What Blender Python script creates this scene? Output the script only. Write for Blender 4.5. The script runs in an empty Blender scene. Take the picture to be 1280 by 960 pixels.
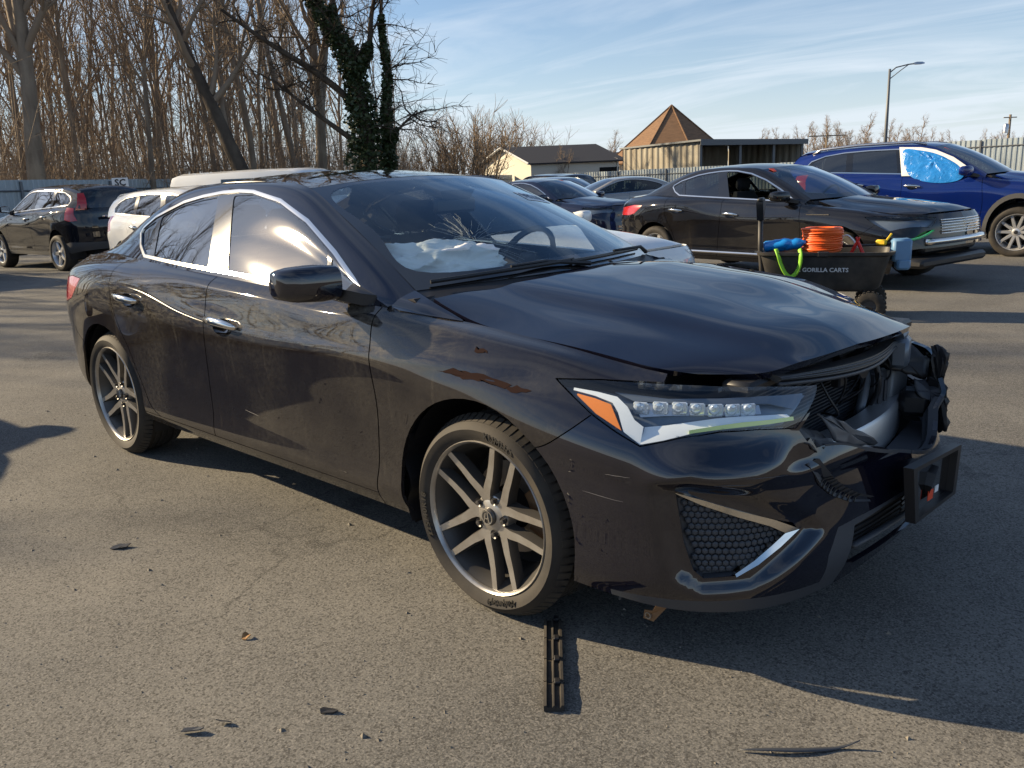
import bpy, math, random
import numpy as np
from mathutils import Vector, Matrix
R = math.radians
scene = bpy.context.scene
COL = scene.collection
rng = random.Random(7)

# ---------------------------------------------------------------- camera
cam_d = bpy.data.cameras.new('camera'); cam = bpy.data.objects.new('camera', cam_d); COL.objects.link(cam)
CAM_LOC = Vector((3.0788, -2.5473, 1.3227))
CR, CU, CF = Vector((.73059, .68175, -.03812)), Vector((-.13412, .19802, .97098)), Vector((-.66951, .70427, -.23611))
cam.matrix_world = Matrix(((CR.x, CU.x, -CF.x, CAM_LOC.x), (CR.y, CU.y, -CF.y, CAM_LOC.y), (CR.z, CU.z, -CF.z, CAM_LOC.z), (0, 0, 0, 1)))
cam_d.lens = 29.96; cam_d.sensor_width = 36; cam_d.clip_start = .05; cam_d.clip_end = 3000
scene.camera = cam

# ---------------------------------------------------------------- sky and sun
SUN_AZ, SUN_EL = R(-156), R(23.2)          # direction towards the sun, azimuth from +X
world = bpy.data.worlds.new('World'); scene.world = world; world.use_nodes = True
nt = world.node_tree; nt.nodes.clear()
def wn(t, **k):
    n = nt.nodes.new(t)
    for a, b in k.items(): setattr(n, a, b)
    return n
sky = wn('ShaderNodeTexSky', sky_type='NISHITA', sun_disc=False, sun_elevation=SUN_EL, sun_rotation=math.pi / 2 - SUN_AZ, altitude=50, air_density=1.0, dust_density=.35, ozone_density=4.5)
geo = wn('ShaderNodeTexCoord'); sep = wn('ShaderNodeSeparateXYZ'); nt.links.new(geo.outputs['Generated'], sep.inputs[0])
def wm(op, a, b=None, c=None):
    n = wn('ShaderNodeMath', operation=op)
    for i, v in enumerate((a, b, c)):
        if v is None: continue
        if isinstance(v, (int, float)): n.inputs[i].default_value = v
        else: nt.links.new(v, n.inputs[i])
    return n.outputs[0]
zz = wm('ADD', wm('MAXIMUM', sep.outputs[2], 0.0), .10)
cx = wm('DIVIDE', sep.outputs[0], zz); cy = wm('DIVIDE', sep.outputs[1], zz)
comb = wn('ShaderNodeCombineXYZ'); nt.links.new(cx, comb.inputs[0]); nt.links.new(cy, comb.inputs[1])
mp = wn('ShaderNodeMapping'); mp.inputs['Rotation'].default_value = (0, 0, R(25)); mp.inputs['Scale'].default_value = (.55, 1.5, 1)
nt.links.new(comb.outputs[0], mp.inputs[0])
n1 = wn('ShaderNodeTexNoise'); n1.inputs['Scale'].default_value = .8; n1.inputs['Detail'].default_value = 7; n1.inputs['Roughness'].default_value = .58; n1.inputs['Distortion'].default_value = .9
nt.links.new(mp.outputs[0], n1.inputs['Vector'])
cr = wn('ShaderNodeValToRGB'); cr.color_ramp.elements[0].position = .42; cr.color_ramp.elements[1].position = .72
nt.links.new(n1.outputs['Fac'], cr.inputs[0])
# a veil of thin cloud, thicker low down all round the horizon
veil = wm('MULTIPLY', wm('POWER', wm('SUBTRACT', 1.0, wm('MAXIMUM', sep.outputs[2], 0.0)), 9.0), .85)
cf = wm('MINIMUM', wm('ADD', wm('MULTIPLY', cr.outputs[0], .52), veil), .8)
# thin cloud glows where the sun stands behind it
sdot = wn('ShaderNodeVectorMath', operation='DOT_PRODUCT'); nt.links.new(geo.outputs['Generated'], sdot.inputs[0]); sdot.inputs[1].default_value = (math.cos(SUN_AZ) * math.cos(SUN_EL), math.sin(SUN_AZ) * math.cos(SUN_EL), math.sin(SUN_EL))
glow = wm('ADD', 0.0, wm('ADD', wm('MULTIPLY', wm('POWER', wm('MAXIMUM', sdot.outputs['Value'], 0.0), 14.0), .5), wm('MULTIPLY', wm('POWER', wm('MAXIMUM', sdot.outputs['Value'], 0.0), 2500.0), 13.0)))
mix = wn('ShaderNodeMix', data_type='RGBA'); nt.links.new(cf, mix.inputs[0]); nt.links.new(sky.outputs[0], mix.inputs[6]); cl_ = wn('ShaderNodeVectorMath', operation='MULTIPLY_ADD'); cl_.inputs[0].default_value = (8.0, 6.0, 3.9); nt.links.new(glow, cl_.inputs[1]); cl_.inputs[2].default_value = (6.3, 6.9, 7.6); nt.links.new(cl_.outputs[0], mix.inputs[7])
bg = wn('ShaderNodeBackground'); bg.inputs['Strength'].default_value = .068; nt.links.new(mix.outputs[2], bg.inputs[0])
wo = wn('ShaderNodeOutputWorld'); nt.links.new(bg.outputs[0], wo.inputs[0])
sun_d = bpy.data.lights.new('sun', 'SUN'); sun = bpy.data.objects.new('sun', sun_d); COL.objects.link(sun)
sun_d.energy = 4.8; sun_d.angle = R(.53); sun_d.color = (1, .80, .52)
sd = Vector((math.cos(SUN_AZ) * math.cos(SUN_EL), math.sin(SUN_AZ) * math.cos(SUN_EL), math.sin(SUN_EL)))
sun.rotation_euler = sd.to_track_quat('Z', 'Y').to_euler(); sun.location = sd * 60
scene.view_settings.view_transform = 'Standard'; scene.view_settings.look = 'None'; scene.view_settings.gamma = 1
scene.view_settings.use_curve_mapping = False; scene.view_settings.exposure = 1.0
scene.render.engine = 'CYCLES'; scene.cycles.use_denoising = True; scene.cycles.max_bounces = 8; scene.cycles.transparent_max_bounces = 24
scene.cycles.sample_clamp_indirect = 6; scene.cycles.caustics_reflective = False; scene.cycles.caustics_refractive = False
# ---------------------------------------------------------------- object helpers
def tag(o, label=None, cat=None, group=None, kind=None):
    for k, v in (('label', label), ('category', cat), ('group', group), ('kind', kind)):
        if v: o[k] = v
    return o
def empty(name, loc=(0, 0, 0), rz=0, **k):
    o = bpy.data.objects.new(name, None); COL.objects.link(o); o.location = loc; o.rotation_euler = (0, 0, rz); o.empty_display_size = .2
    return tag(o, **k)
def link(name, me, mat=None, parent=None, **k):
    o = bpy.data.objects.new(name, me); COL.objects.link(o)
    if mat is not None and not me.materials: me.materials.append(mat)
    if parent is not None: o.parent = parent
    return tag(o, **k)
def tri_obj(name, t, mat, parent=None, flange=0, smooth=True, **k):
    t = t.compact()
    if flange: t = t.flange(flange)
    me = bpy.data.meshes.new(name); me.from_pydata(t.V.tolist(), [], t.T.tolist())
    me.polygons.foreach_set('use_smooth', [smooth] * len(me.polygons))
    if smooth:
        n = t.N / (np.linalg.norm(t.N, axis=1, keepdims=True) + 1e-12); me.normals_split_custom_set_from_vertices(n.tolist())
    return link(name, me, mat, parent, **k)
def both(name, t, mat, parent, flange=0, **k):
    return tri_obj(name, t, mat, parent, flange, **k), tri_obj(name, t.mirror(), mat, parent, flange, **k)
def copy_tree(o, parent=None):
    c = o.copy(); COL.objects.link(c); c.parent = parent
    for ch in o.children: copy_tree(ch, c)
    return c
class MB:
    """collects shapes for ONE mesh"""
    def __init__(s): s.v, s.f, s.m, s.cur = [], [], [], 0
    def add(s, v, f):
        o = len(s.v); s.v += [tuple(map(float, p)) for p in v]; s.f += [tuple(i + o for i in q) for q in f]; s.m += [s.cur] * len(f); return s
    def box(s, c, d, bev=0, M=None):
        x, y, z = d[0] / 2, d[1] / 2, d[2] / 2
        if bev <= 0:
            v = [(a * x, b * y, e * z) for a in (-1, 1) for b in (-1, 1) for e in (-1, 1)]
            f = [(0, 1, 3, 2), (4, 6, 7, 5), (0, 4, 5, 1), (2, 3, 7, 6), (0, 2, 6, 4), (1, 5, 7, 3)]
        else:
            b = min(bev, x * .99, y * .99, z * .99); v = []; key = {}
            for a in (-1, 1):
                for e in (-1, 1):
                    for g in (-1, 1):
                        for ax in range(3):
                            p = [a * (x - b), e * (y - b), g * (z - b)]; p[ax] += (a, e, g)[ax] * b; key[(a, e, g, ax)] = len(v); v.append(tuple(p))
            K = key; f = []
            for a in (-1, 1):
                f.append([K[(a, -1, -1, 0)], K[(a, 1, -1, 0)], K[(a, 1, 1, 0)], K[(a, -1, 1, 0)]][::a])
                f.append([K[(-1, a, -1, 1)], K[(-1, a, 1, 1)], K[(1, a, 1, 1)], K[(1, a, -1, 1)]][::a])
                f.append([K[(-1, -1, a, 2)], K[(1, -1, a, 2)], K[(1, 1, a, 2)], K[(-1, 1, a, 2)]][::a])
            for a in (-1, 1):
                for e in (-1, 1):
                    q = a * e
                    f.append([K[(a, e, -1, 0)], K[(a, e, -1, 1)], K[(a, e, 1, 1)], K[(a, e, 1, 0)]][::q])
                    f.append([K[(a, -1, e, 2)], K[(a, 1, e, 2)], K[(a, 1, e, 0)], K[(a, -1, e, 0)]][::-q])
                    f.append([K[(-1, a, e, 1)], K[(1, a, e, 1)], K[(1, a, e, 2)], K[(-1, a, e, 2)]][::-q])
                    for g in (-1, 1): f.append([K[(a, e, g, 0)], K[(a, e, g, 1)], K[(a, e, g, 2)]][::a * e * g])
        v = [Vector(p) for p in v]
        if M is not None: v = [M @ p for p in v]
        return s.add([p + Vector(c) for p in v], f)
    def tube(s, path, rad, n=8, cap=True, flat=1.0, up=None):
        P = [Vector(p) for p in path]; k = len(P); rr = rad if isinstance(rad, (list, tuple, np.ndarray)) else [rad] * k
        v = []; prev = None
        for i, p in enumerate(P):
            t = (P[min(i + 1, k - 1)] - P[max(i - 1, 0)]).normalized()
            if prev is None:
                a = Vector(up) if up else (Vector((0, 0, 1)) if abs(t.z) < .9 else Vector((1, 0, 0)))
            else: a = prev
            b = t.cross(a)
            if b.length < 1e-6: b = t.cross(Vector((.3, .9, .2)))
            b.normalize(); a = b.cross(t); prev = a
            for j in range(n):
                q = 2 * math.pi * j / n; v.append(p + (b * math.cos(q) + a * math.sin(q) * flat) * rr[i])
        f = [(i * n + j, i * n + (j + 1) % n, (i + 1) * n + (j + 1) % n, (i + 1) * n + j) for i in range(k - 1) for j in range(n)]
        if cap: f += [tuple(range(n))[::-1], tuple((k - 1) * n + j for j in range(n))]
        return s.add(v, f)
    def lathe(s, prof, n=32, M=None, a0=0, a1=360, closed=False):
        """profile of (r, h) turned round Z, then placed by M"""
        full = abs(a1 - a0 - 360) < 1e-6; k = n if full else n + 1; v = []
        for i in range(k):
            a = R(a0 + (a1 - a0) * i / n); v += [Vector((r * math.cos(a), r * math.sin(a), h)) for r, h in prof]
        m = len(prof); f = []
        for i in range(n):
            i2 = (i + 1) % k
            for j in range(m if closed else m - 1): j2 = (j + 1) % m; f.append((i * m + j, i2 * m + j, i2 * m + j2, i * m + j2))
        if M is not None: v = [M @ p for p in v]
        return s.add(v, f)
    def prism(s, poly, h0, h1, M=None):
        """2D polygon (x,y) extruded along z from h0 to h1"""
        n = len(poly); A = sum(poly[i][0] * poly[(i + 1) % n][1] - poly[(i + 1) % n][0] * poly[i][1] for i in range(n))
        if A < 0: poly = list(poly)[::-1]
        v = [Vector((x, y, h0)) for x, y in poly] + [Vector((x, y, h1)) for x, y in poly]
        f = [tuple(range(n))[::-1], tuple(range(n, 2 * n))] + [(i, (i + 1) % n, n + (i + 1) % n, n + i) for i in range(n)]
        if M is not None: v = [M @ p for p in v]
        return s.add(v, f)
    def sheet(s, pts, th, nrm=None):
        """a thin plate on a 3D outline, thickened along its normal"""
        P = [Vector(p) for p in pts]; n = len(P)
        if nrm is None:
            nrm = Vector()
            for i in range(n): nrm += P[i].cross(P[(i + 1) % n])
        nrm = Vector(nrm).normalized() * th
        v = P + [p - nrm for p in P]
        return s.add(v, [tuple(range(n)), tuple(range(2 * n - 1, n - 1, -1))] + [(i, n + i, n + (i + 1) % n, (i + 1) % n) for i in range(n)])
    def loft(s, rings, cap=True, closed=True):
        n = len(rings[0]); v = [p for r in rings for p in r]; k = len(rings); m = n if closed else n - 1
        f = [(i * n + j, i * n + (j + 1) % n, (i + 1) * n + (j + 1) % n, (i + 1) * n + j) for i in range(k - 1) for j in range(m)]
        if cap: f += [tuple(range(n))[::-1], tuple((k - 1) * n + j for j in range(n))]
        return s.add(v, f)
    def mesh(s, name, smooth=False, auto=None):
        me = bpy.data.meshes.new(name); me.from_pydata(s.v, [], s.f)
        if smooth or auto:
            me.polygons.foreach_set('use_smooth', [True] * len(me.polygons))
            if auto: me.set_sharp_from_angle(angle=R(auto))
        if any(s.m): me.polygons.foreach_set('material_index', s.m)
        return me
    def obj(s, name, mat, parent=None, smooth=False, auto=None, mirror=False, sub=0, **k):
        me = s.mesh(name, smooth, auto)
        if isinstance(mat, (list, tuple)):
            for m in mat: me.materials.append(m)
            mat = None
        if mirror:
            me.transform(Matrix.Diagonal((1, -1, 1, 1))); me.flip_normals()
        o = link(name, me, mat, parent, **k)
        if sub:
            md = o.modifiers.new('s', 'SUBSURF'); md.levels = md.render_levels = sub
        return o
def frame(o, x, y, z=None):
    """matrix with origin o and axes x, y(, z)"""
    x = Vector(x).normalized(); y = Vector(y); y = (y - x * y.dot(x)).normalized(); z = x.cross(y) if z is None else Vector(z); o = Vector(o)
    return Matrix(((x.x, y.x, z.x, o.x), (x.y, y.y, z.y, o.y), (x.z, y.z, z.z, o.z), (0, 0, 0, 1)))
def text_mesh(body, size, depth=0, bold=0, spacing=1.0):
    cu = bpy.data.curves.new('lettering', 'FONT'); cu.body = body; cu.size = size; cu.align_x = 'CENTER'; cu.align_y = 'CENTER'; cu.extrude = depth; cu.offset = bold; cu.space_character = spacing; cu.resolution_u = 2
    o = bpy.data.objects.new('lettering', cu); COL.objects.link(o); dg = bpy.context.evaluated_depsgraph_get(); dg.update()
    me = bpy.data.meshes.new_from_object(o.evaluated_get(dg)); bpy.data.objects.remove(o); bpy.data.curves.remove(cu); me.materials.clear()
    return me
def at(px, depth, z=None):
    """ground position in picture column px (of 1280) near the horizon at a camera depth"""
    h = Vector((CF.x, CF.y, 0)).normalized(); a = (px - 640) / 1065.2; b = -(CF.z + CR.z * a) / CU.z; d = CF + CR * a + CU * b; d.z = 0
    p = Vector((CAM_LOC.x, CAM_LOC.y, 0)) + d * (depth / d.dot(h))
    return (p.x, p.y, gz(p.x, p.y) if z is None else z)
def gz(x, y):
    """the lot falls away gently behind the car"""
    d = (x - CAM_LOC.x) * -.689 + (y - CAM_LOC.y) * .725
    return -.009 * min(max(0., d - 5.), 70.)

# ---------------------------------------------------------------- materials
def mat(name, color=(.5, .5, .5), rough=.5, metal=0, spec=.5, coat=0, coat_rough=.03, emit=None, estr=1, alpha=1, trans=0, ior=1.5):
    m = bpy.data.materials.new(name); m.use_nodes = True; b = m.node_tree.nodes['Principled BSDF']
    b.inputs['Base Color'].default_value = (*color, 1); b.inputs['Roughness'].default_value = rough; b.inputs['Metallic'].default_value = metal
    b.inputs['Specular IOR Level'].default_value = spec; b.inputs['Coat Weight'].default_value = coat; b.inputs['Coat Roughness'].default_value = coat_rough
    b.inputs['IOR'].default_value = ior; b.inputs['Transmission Weight'].default_value = trans
    if emit: b.inputs['Emission Color'].default_value = (*emit, 1); b.inputs['Emission Strength'].default_value = estr
    return m
class NT:
    def __init__(s, m): s.m = m; s.t = m.node_tree; s.b = s.t.nodes.get('Principled BSDF')
    def n(s, typ, **k):
        n = s.t.nodes.new('ShaderNode' + typ)
        for a, b in k.items():
            if a in n.inputs.keys() if False else False: pass
            setattr(n, a, b)
        return n
    def set(s, n, **k):
        for a, b in k.items():
            i = n.inputs[a.replace('_', ' ')] if not a.startswith('i') or not a[1:].isdigit() else n.inputs[int(a[1:])]
            if hasattr(b, 'links'): s.t.links.new(b, i)
            else: i.default_value = b
        return n
    def co(s, scale=(1, 1, 1), rot=(0, 0, 0), kind='Object'):
        c = s.n('TexCoord'); m = s.n('Mapping'); m.inputs['Scale'].default_value = scale; m.inputs['Rotation'].default_value = rot
        s.t.links.new(c.outputs[kind], m.inputs[0]); return m.outputs[0]
    def noise(s, vec, scale, detail=4, rough=.55, dist=0):
        n = s.n('TexNoise'); s.set(n, Vector=vec, Scale=scale, Detail=detail, Roughness=rough, Distortion=dist); return n.outputs['Fac']
    def ramp(s, fac, *stops):
        r = s.n('ValToRGB'); e = r.color_ramp.elements
        while len(e) < len(stops): e.new(.5)
        for el, (p, c) in zip(e, stops): el.position = p; el.color = (c, c, c, 1) if isinstance(c, (int, float)) else (*c, 1)
        s.t.links.new(fac, r.inputs[0]); return r.outputs[0]
    def math(s, op, a, b=None, clamp=False):
        n = s.n('Math', operation=op); n.use_clamp = clamp
        for i, v in enumerate((a, b)):
            if v is None: continue
            if hasattr(v, 'links'): s.t.links.new(v, n.inputs[i])
            else: n.inputs[i].default_value = v
        return n.outputs[0]
    def mix(s, fac, a, b):
        n = s.n('Mix', data_type='RGBA')
        for i, v in ((0, fac), (6, a), (7, b)):
            if hasattr(v, 'links'): s.t.links.new(v, n.inputs[i])
            else: n.inputs[i].default_value = v if isinstance(v, (int, float)) else (*v, 1)
        return n.outputs[2]
    def bump(s, h, strength=.3, dist=.01, base=None):
        n = s.n('Bump'); n.inputs['Strength'].default_value = strength; n.inputs['Distance'].default_value = dist; s.t.links.new(h, n.inputs['Height'])
        if base is not None: s.t.links.new(base, n.inputs['Normal'])
        return n.outputs[0]
    def to(s, **k): s.set(s.b, **k); return s
def dusty(name, color, rough=.5, coat=1.0, metal=0.0, dust=.12, dust_col=(.20, .165, .115), mud=0.0, scuff=0.0, cior=1.62, haze=0.0):
    """clear-coated car paint under thin uneven road dust: patches, drip streaks, wiped swirls along the doors"""
    m = mat(name, color, rough, metal, 0.0, coat, .02); g = NT(m); g.b.inputs['Coat IOR'].default_value = cior
    big = g.noise(g.co((1, 1, 1)), 1.9, 5, .6, .5); fine = g.noise(g.co((1, 1, 1)), 55, 4, .7)
    drip = g.noise(g.co((26, 26, .7), (0, R(4), 0)), 1.0, 3, .6)
    f = g.math('MULTIPLY', g.ramp(big, (.45, 0), (.78, 1)), g.ramp(fine, (.35, .25), (.72, 1)))
    f = g.math('MULTIPLY', f, dust)
    f = g.math('ADD', f, g.math('MULTIPLY', g.math('MULTIPLY', g.ramp(drip, (.60, 0), (.74, 1)), g.ramp(big, (.40, 0), (.6, 1))), dust * .55))
    c = g.n('TexCoord'); sp = g.n('SeparateXYZ'); g.t.links.new(c.outputs['Object'], sp.inputs[0])
    if mud:
        low = g.ramp(sp.outputs[2], (.18, 1), (.50, 0)); f = g.math('ADD', f, g.math('MULTIPLY', low, g.math('MULTIPLY', g.ramp(fine, (.3, .3), (.8, 1)), mud)))
    if scuff:
        sw = g.noise(g.co((1.6, 1.6, 9.0), (0, R(8), 0)), 3.2, 6, .65, 2.4); band = g.math('MULTIPLY', g.ramp(sp.outputs[2], (.74, 0), (.80, 1)), g.ramp(sp.outputs[2], (.90, 1), (.96, 0)))
        f = g.math('ADD', f, g.math('MULTIPLY', g.math('MULTIPLY', g.ramp(sw, (.40, 0), (.68, 1)), g.ramp(fine, (.3, .5), (.7, 1))), g.math('MULTIPLY', g.math('MULTIPLY', band, g.ramp(g.math('MULTIPLY', g.math('ADD', sp.outputs[0], 2.0), .25), (.76, 1), (.82, 0))), scuff)))
    if haze: f = g.math('ADD', f, g.math('MULTIPLY', g.ramp(fine, (.3, .6), (.75, 1.2)), haze))
    f = g.math('MINIMUM', f, .9)
    d = g.n('BsdfDiffuse'); d.inputs['Color'].default_value = (*dust_col, 1)
    mx = g.n('MixShader'); out = g.t.nodes['Material Output']
    g.t.links.new(f, mx.inputs[0]); g.t.links.new(g.b.outputs[0], mx.inputs[1]); g.t.links.new(d.outputs[0], mx.inputs[2]); g.t.links.new(mx.outputs[0], out.inputs['Surface'])
    return m
def glass(name, tint=(.5, .55, .55), ior=1.52, rough=0.0, film=0.0, film_col=(.4, .45, .5), refl=(1, 1, 1), gain=1.7):
    """thin sheet glass: mirror by Fresnel, tinted see-through otherwise"""
    m = bpy.data.materials.new(name); m.use_nodes = True; g = NT(m); t = g.t; t.nodes.remove(g.b); out = t.nodes['Material Output']
    fr = g.n('Fresnel'); gb = g.n('NewGeometry'); t.links.new(g.math('ADD', g.math('MULTIPLY', gb.outputs['Backfacing'], 1 / ior - ior), ior), fr.inputs[0])   # same mirror from both faces of the sheet
    gl = g.n('BsdfGlossy'); gl.inputs['Roughness'].default_value = rough; gl.inputs['Color'].default_value = (*refl, 1)
    tr = g.n('BsdfTransparent'); tr.inputs[0].default_value = (*tint, 1)
    a = tr.outputs[0]
    if film:
        d = g.n('BsdfDiffuse'); d.inputs[0].default_value = (*film_col, 1); mf = g.n('MixShader'); f = g.math('MULTIPLY', g.ramp(g.noise(g.co(), 14, 5, .6), (.3, .3), (.8, 1)), film)
        t.links.new(f, mf.inputs[0]); t.links.new(a, mf.inputs[1]); t.links.new(d.outputs[0], mf.inputs[2]); a = mf.outputs[0]
    mx = g.n('MixShader'); fac = g.math('MINIMUM', g.math('MULTIPLY', fr.outputs[0], gain), 1.0)
    t.links.new(fac, mx.inputs[0]); t.links.new(a, mx.inputs[1]); t.links.new(gl.outputs[0], mx.inputs[2]); t.links.new(mx.outputs[0], out.inputs['Surface'])
    return m
M = {}
M['paint'] = dusty('black_paint', (.006, .006, .013), .5, 1.0, 0, .022, cior=1.85)
M['paint_side'] = dusty('black_paint_dusty', (.006, .005, .008), .5, 1.0, 0, .20, (.19, .175, .145), mud=.06, scuff=.55, cior=1.7, haze=.03)
M['gloss_black'] = mat('gloss_black', (.006, .006, .007), .08, 0, .5, 1)
M['plastic'] = mat('black_plastic', (.016, .016, .018), .45)
M['plastic_grey'] = mat('grey_plastic', (.05, .055, .065), .5)
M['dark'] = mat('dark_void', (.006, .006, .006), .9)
M['chrome'] = mat('chrome', (.78, .76, .72), .12, 1)
M['satin'] = mat('satin_metal', (.55, .55, .56), .32, 1)
M['win_side'] = glass('tinted_glass', (.05, .055, .06), 1.75, 0.0)
M['win_front'] = glass('front_door_glass', (.72, .76, .76), 1.75, .01, gain=1.5)
M['win_ws'] = glass('windshield_glass', (.90, .96, .95), 1.55, 0.0, .015, refl=(.80, .92, 1.0), gain=1.35)
M['win_far'] = glass('car_glass', (.24, .28, .28), 1.6)
M['lens'] = glass('clear_lens', (.93, .96, .98), 1.5, gain=1.5)
M['white_plastic'] = mat('white_reflector', (.88, .92, .95), .4, 0)
M['led'] = mat('led_lens', (.75, .82, .9), .05, .3, .8, 1)
M['drl'] = mat('light_guide', (.74, .86, .22), .25, 0, .5, 1)
M['amber'] = mat('amber_reflector', (1.0, .27, .01), .4, 0, .5, .3)
M['red_lens'] = mat('red_lens', (.42, .012, .014), .15, 0, .5, 1)
M['alu'] = mat('aluminium', (.55, .57, .60), .38, .85)
M['fabric'] = mat('dark_fabric', (.018, .018, .022), .9)
M['airbag'] = mat('airbag_cloth', (.85, .86, .87), .9)
g = NT(M['airbag']); g.to(Normal=g.bump(g.noise(g.co(), 60, 3), .25, .004))
M['rubber'] = mat('tyre_rubber', (.022, .020, .018), .78); g = NT(M['rubber'])
g.to(Base_Color=g.mix(g.ramp(g.noise(g.co(), 9, 5), (.35, 0), (.8, .8)), (.018, .016, .015), (.060, .049, .036)))
M['tread'] = mat('tyre_tread', (.025, .023, .021), .85); g = NT(M['tread'])
g.to(Base_Color=g.mix(g.ramp(g.noise(g.co(), 14, 5), (.35, 0), (.8, .7)), (.022, .020, .018), (.10, .082, .06)))
M['tyre_text'] = mat('tyre_lettering', (.012, .011, .010), .6)
M['rim'] = mat('machined_alloy', (.5, .48, .45), .30, .75); g = NT(M['rim'])
g.to(Base_Color=g.mix(g.ramp(g.noise(g.co(), 22, 5), (.35, 0), (.8, .55)), (.50, .48, .45), (.26, .22, .17)))
M['rim_dark'] = mat('dark_alloy', (.10, .095, .09), .42, .6)
M['disc'] = mat('brake_disc', (.28, .24, .20), .38, .9)
M['rust'] = mat('rusty_iron', (.22, .12, .055), .8)
M['silver_wheel'] = mat('silver_wheel', (.62, .62, .62), .35, .7)
M['sticker'] = mat('white_paper', (.75, .76, .76), .6)
M['lamp_house'] = mat('lamp_housing', (.15, .18, .22), .35, .4)
M['ink'] = mat('black_ink', (.02, .02, .02), .6)
M['white_ink'] = mat('white_print', (.7, .7, .7), .6)
M['scrape'] = mat('scraped_primer', (.022, .012, .011), .9, 0, .05)
M['red_sticker'] = mat('red_sticker', (.75, .07, .02), .5)
# ---------------------------------------------------------------- surfaces
def spl(xs, ys, xq):
    """natural cubic spline, ys (n,k)"""
    xs = np.asarray(xs, float); ys = np.asarray(ys, float).reshape(len(xs), -1); n = len(xs)
    xq = np.asarray(xq, float)
    if n == 2:
        t = ((xq - xs[0]) / (xs[1] - xs[0]))[:, None]; return ys[0] * (1 - t) + ys[1] * t
    h = np.diff(xs); A = np.zeros((n, n)); B = np.zeros_like(ys); A[0, 0] = A[-1, -1] = 1
    for i in range(1, n - 1):
        A[i, i - 1] = h[i - 1]; A[i, i] = 2 * (h[i - 1] + h[i]); A[i, i + 1] = h[i]
        B[i] = 6 * ((ys[i + 1] - ys[i]) / h[i] - (ys[i] - ys[i - 1]) / h[i - 1])
    M = np.linalg.solve(A, B)
    k = np.clip(np.searchsorted(xs, xq) - 1, 0, n - 2); H = h[k][:, None]
    a = (xs[k + 1] - xq)[:, None]; b = (xq - xs[k])[:, None]
    return M[k] * a**3 / (6 * H) + M[k + 1] * b**3 / (6 * H) + (ys[k] / H - M[k] * H / 6) * a + (ys[k + 1] / H - M[k + 1] * H / 6) * b

def crom(xs, ys, xq):
    """non-uniform Catmull-Rom (local, little overshoot), ys (n,k)"""
    xs = np.asarray(xs, float); ys = np.asarray(ys, float).reshape(len(xs), -1); n = len(xs); xq = np.asarray(xq, float)
    h = np.diff(xs); s = np.diff(ys, axis=0) / h[:, None]; m = np.zeros_like(ys)
    m[0] = s[0]; m[-1] = s[-1]
    for i in range(1, n - 1): m[i] = (s[i - 1] * h[i] + s[i] * h[i - 1]) / (h[i - 1] + h[i])
    k = np.clip(np.searchsorted(xs, xq) - 1, 0, n - 2); H = h[k][:, None]; t = ((xq - xs[k]) / h[k])[:, None]
    return (2*t**3-3*t**2+1)*ys[k] + (t**3-2*t**2+t)*H*m[k] + (-2*t**3+3*t**2)*ys[k+1] + (t**3-t**2)*H*m[k+1]

def dense(knots, n):
    """parameter values hitting every knot, about n in all"""
    L = knots[-1] - knots[0]; out = []
    for a, b in zip(knots[:-1], knots[1:]):
        m = max(1, int(round(n * (b - a) / L))); out += list(np.linspace(a, b, m, endpoint=False))
    return np.array(out + [knots[-1]])

class Surf:
    """grid surface with smooth normals; P (nv,nu,3), uv (nv,nu,2)"""
    def __init__(s, P, uv=None, flip=False):
        s.P = P; du = np.gradient(P, axis=1); dv = np.gradient(P, axis=0)
        N = np.cross(du, dv); N /= np.linalg.norm(N, axis=2, keepdims=True) + 1e-12
        if flip: N = -N
        s.N = N; s.flip = flip; s.uv = P[:, :, [0, 2]] if uv is None else uv
    def tri(s):
        nv, nu = s.P.shape[:2]; i = np.arange(nv * nu).reshape(nv, nu)
        a, b, c, d = i[:-1, :-1].ravel(), i[:-1, 1:].ravel(), i[1:, 1:].ravel(), i[1:, :-1].ravel()
        T = np.concatenate([np.stack([a, b, c], 1), np.stack([a, c, d], 1)])
        if s.flip: T = T[:, ::-1]
        return Tri(s.P.reshape(-1, 3).copy(), s.N.reshape(-1, 3).copy(), s.uv.reshape(-1, 2).copy(), T)

def patch(C, nu, nv, flip=False, uvf=None, smooth_v=False):
    """C: rows x cols x 3 control net -> Surf; C2 along the rows, local across"""
    C = np.asarray(C, float); nr, nc = C.shape[:2]
    lu = np.concatenate([[0], np.cumsum(np.linalg.norm(np.diff(C, axis=1), axis=2).mean(0))])
    uq = dense(lu, nu); R = np.stack([spl(lu, C[r], uq) for r in range(nr)])
    lv = np.concatenate([[0], np.cumsum(np.linalg.norm(np.diff(R, axis=0), axis=2).mean(1))])
    vq = dense(lv, nv); f = spl if smooth_v else crom
    P = f(lv, R.reshape(nr, -1), vq).reshape(len(vq), len(uq), 3)
    return Surf(P, uvf(P) if uvf else None, flip)

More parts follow.
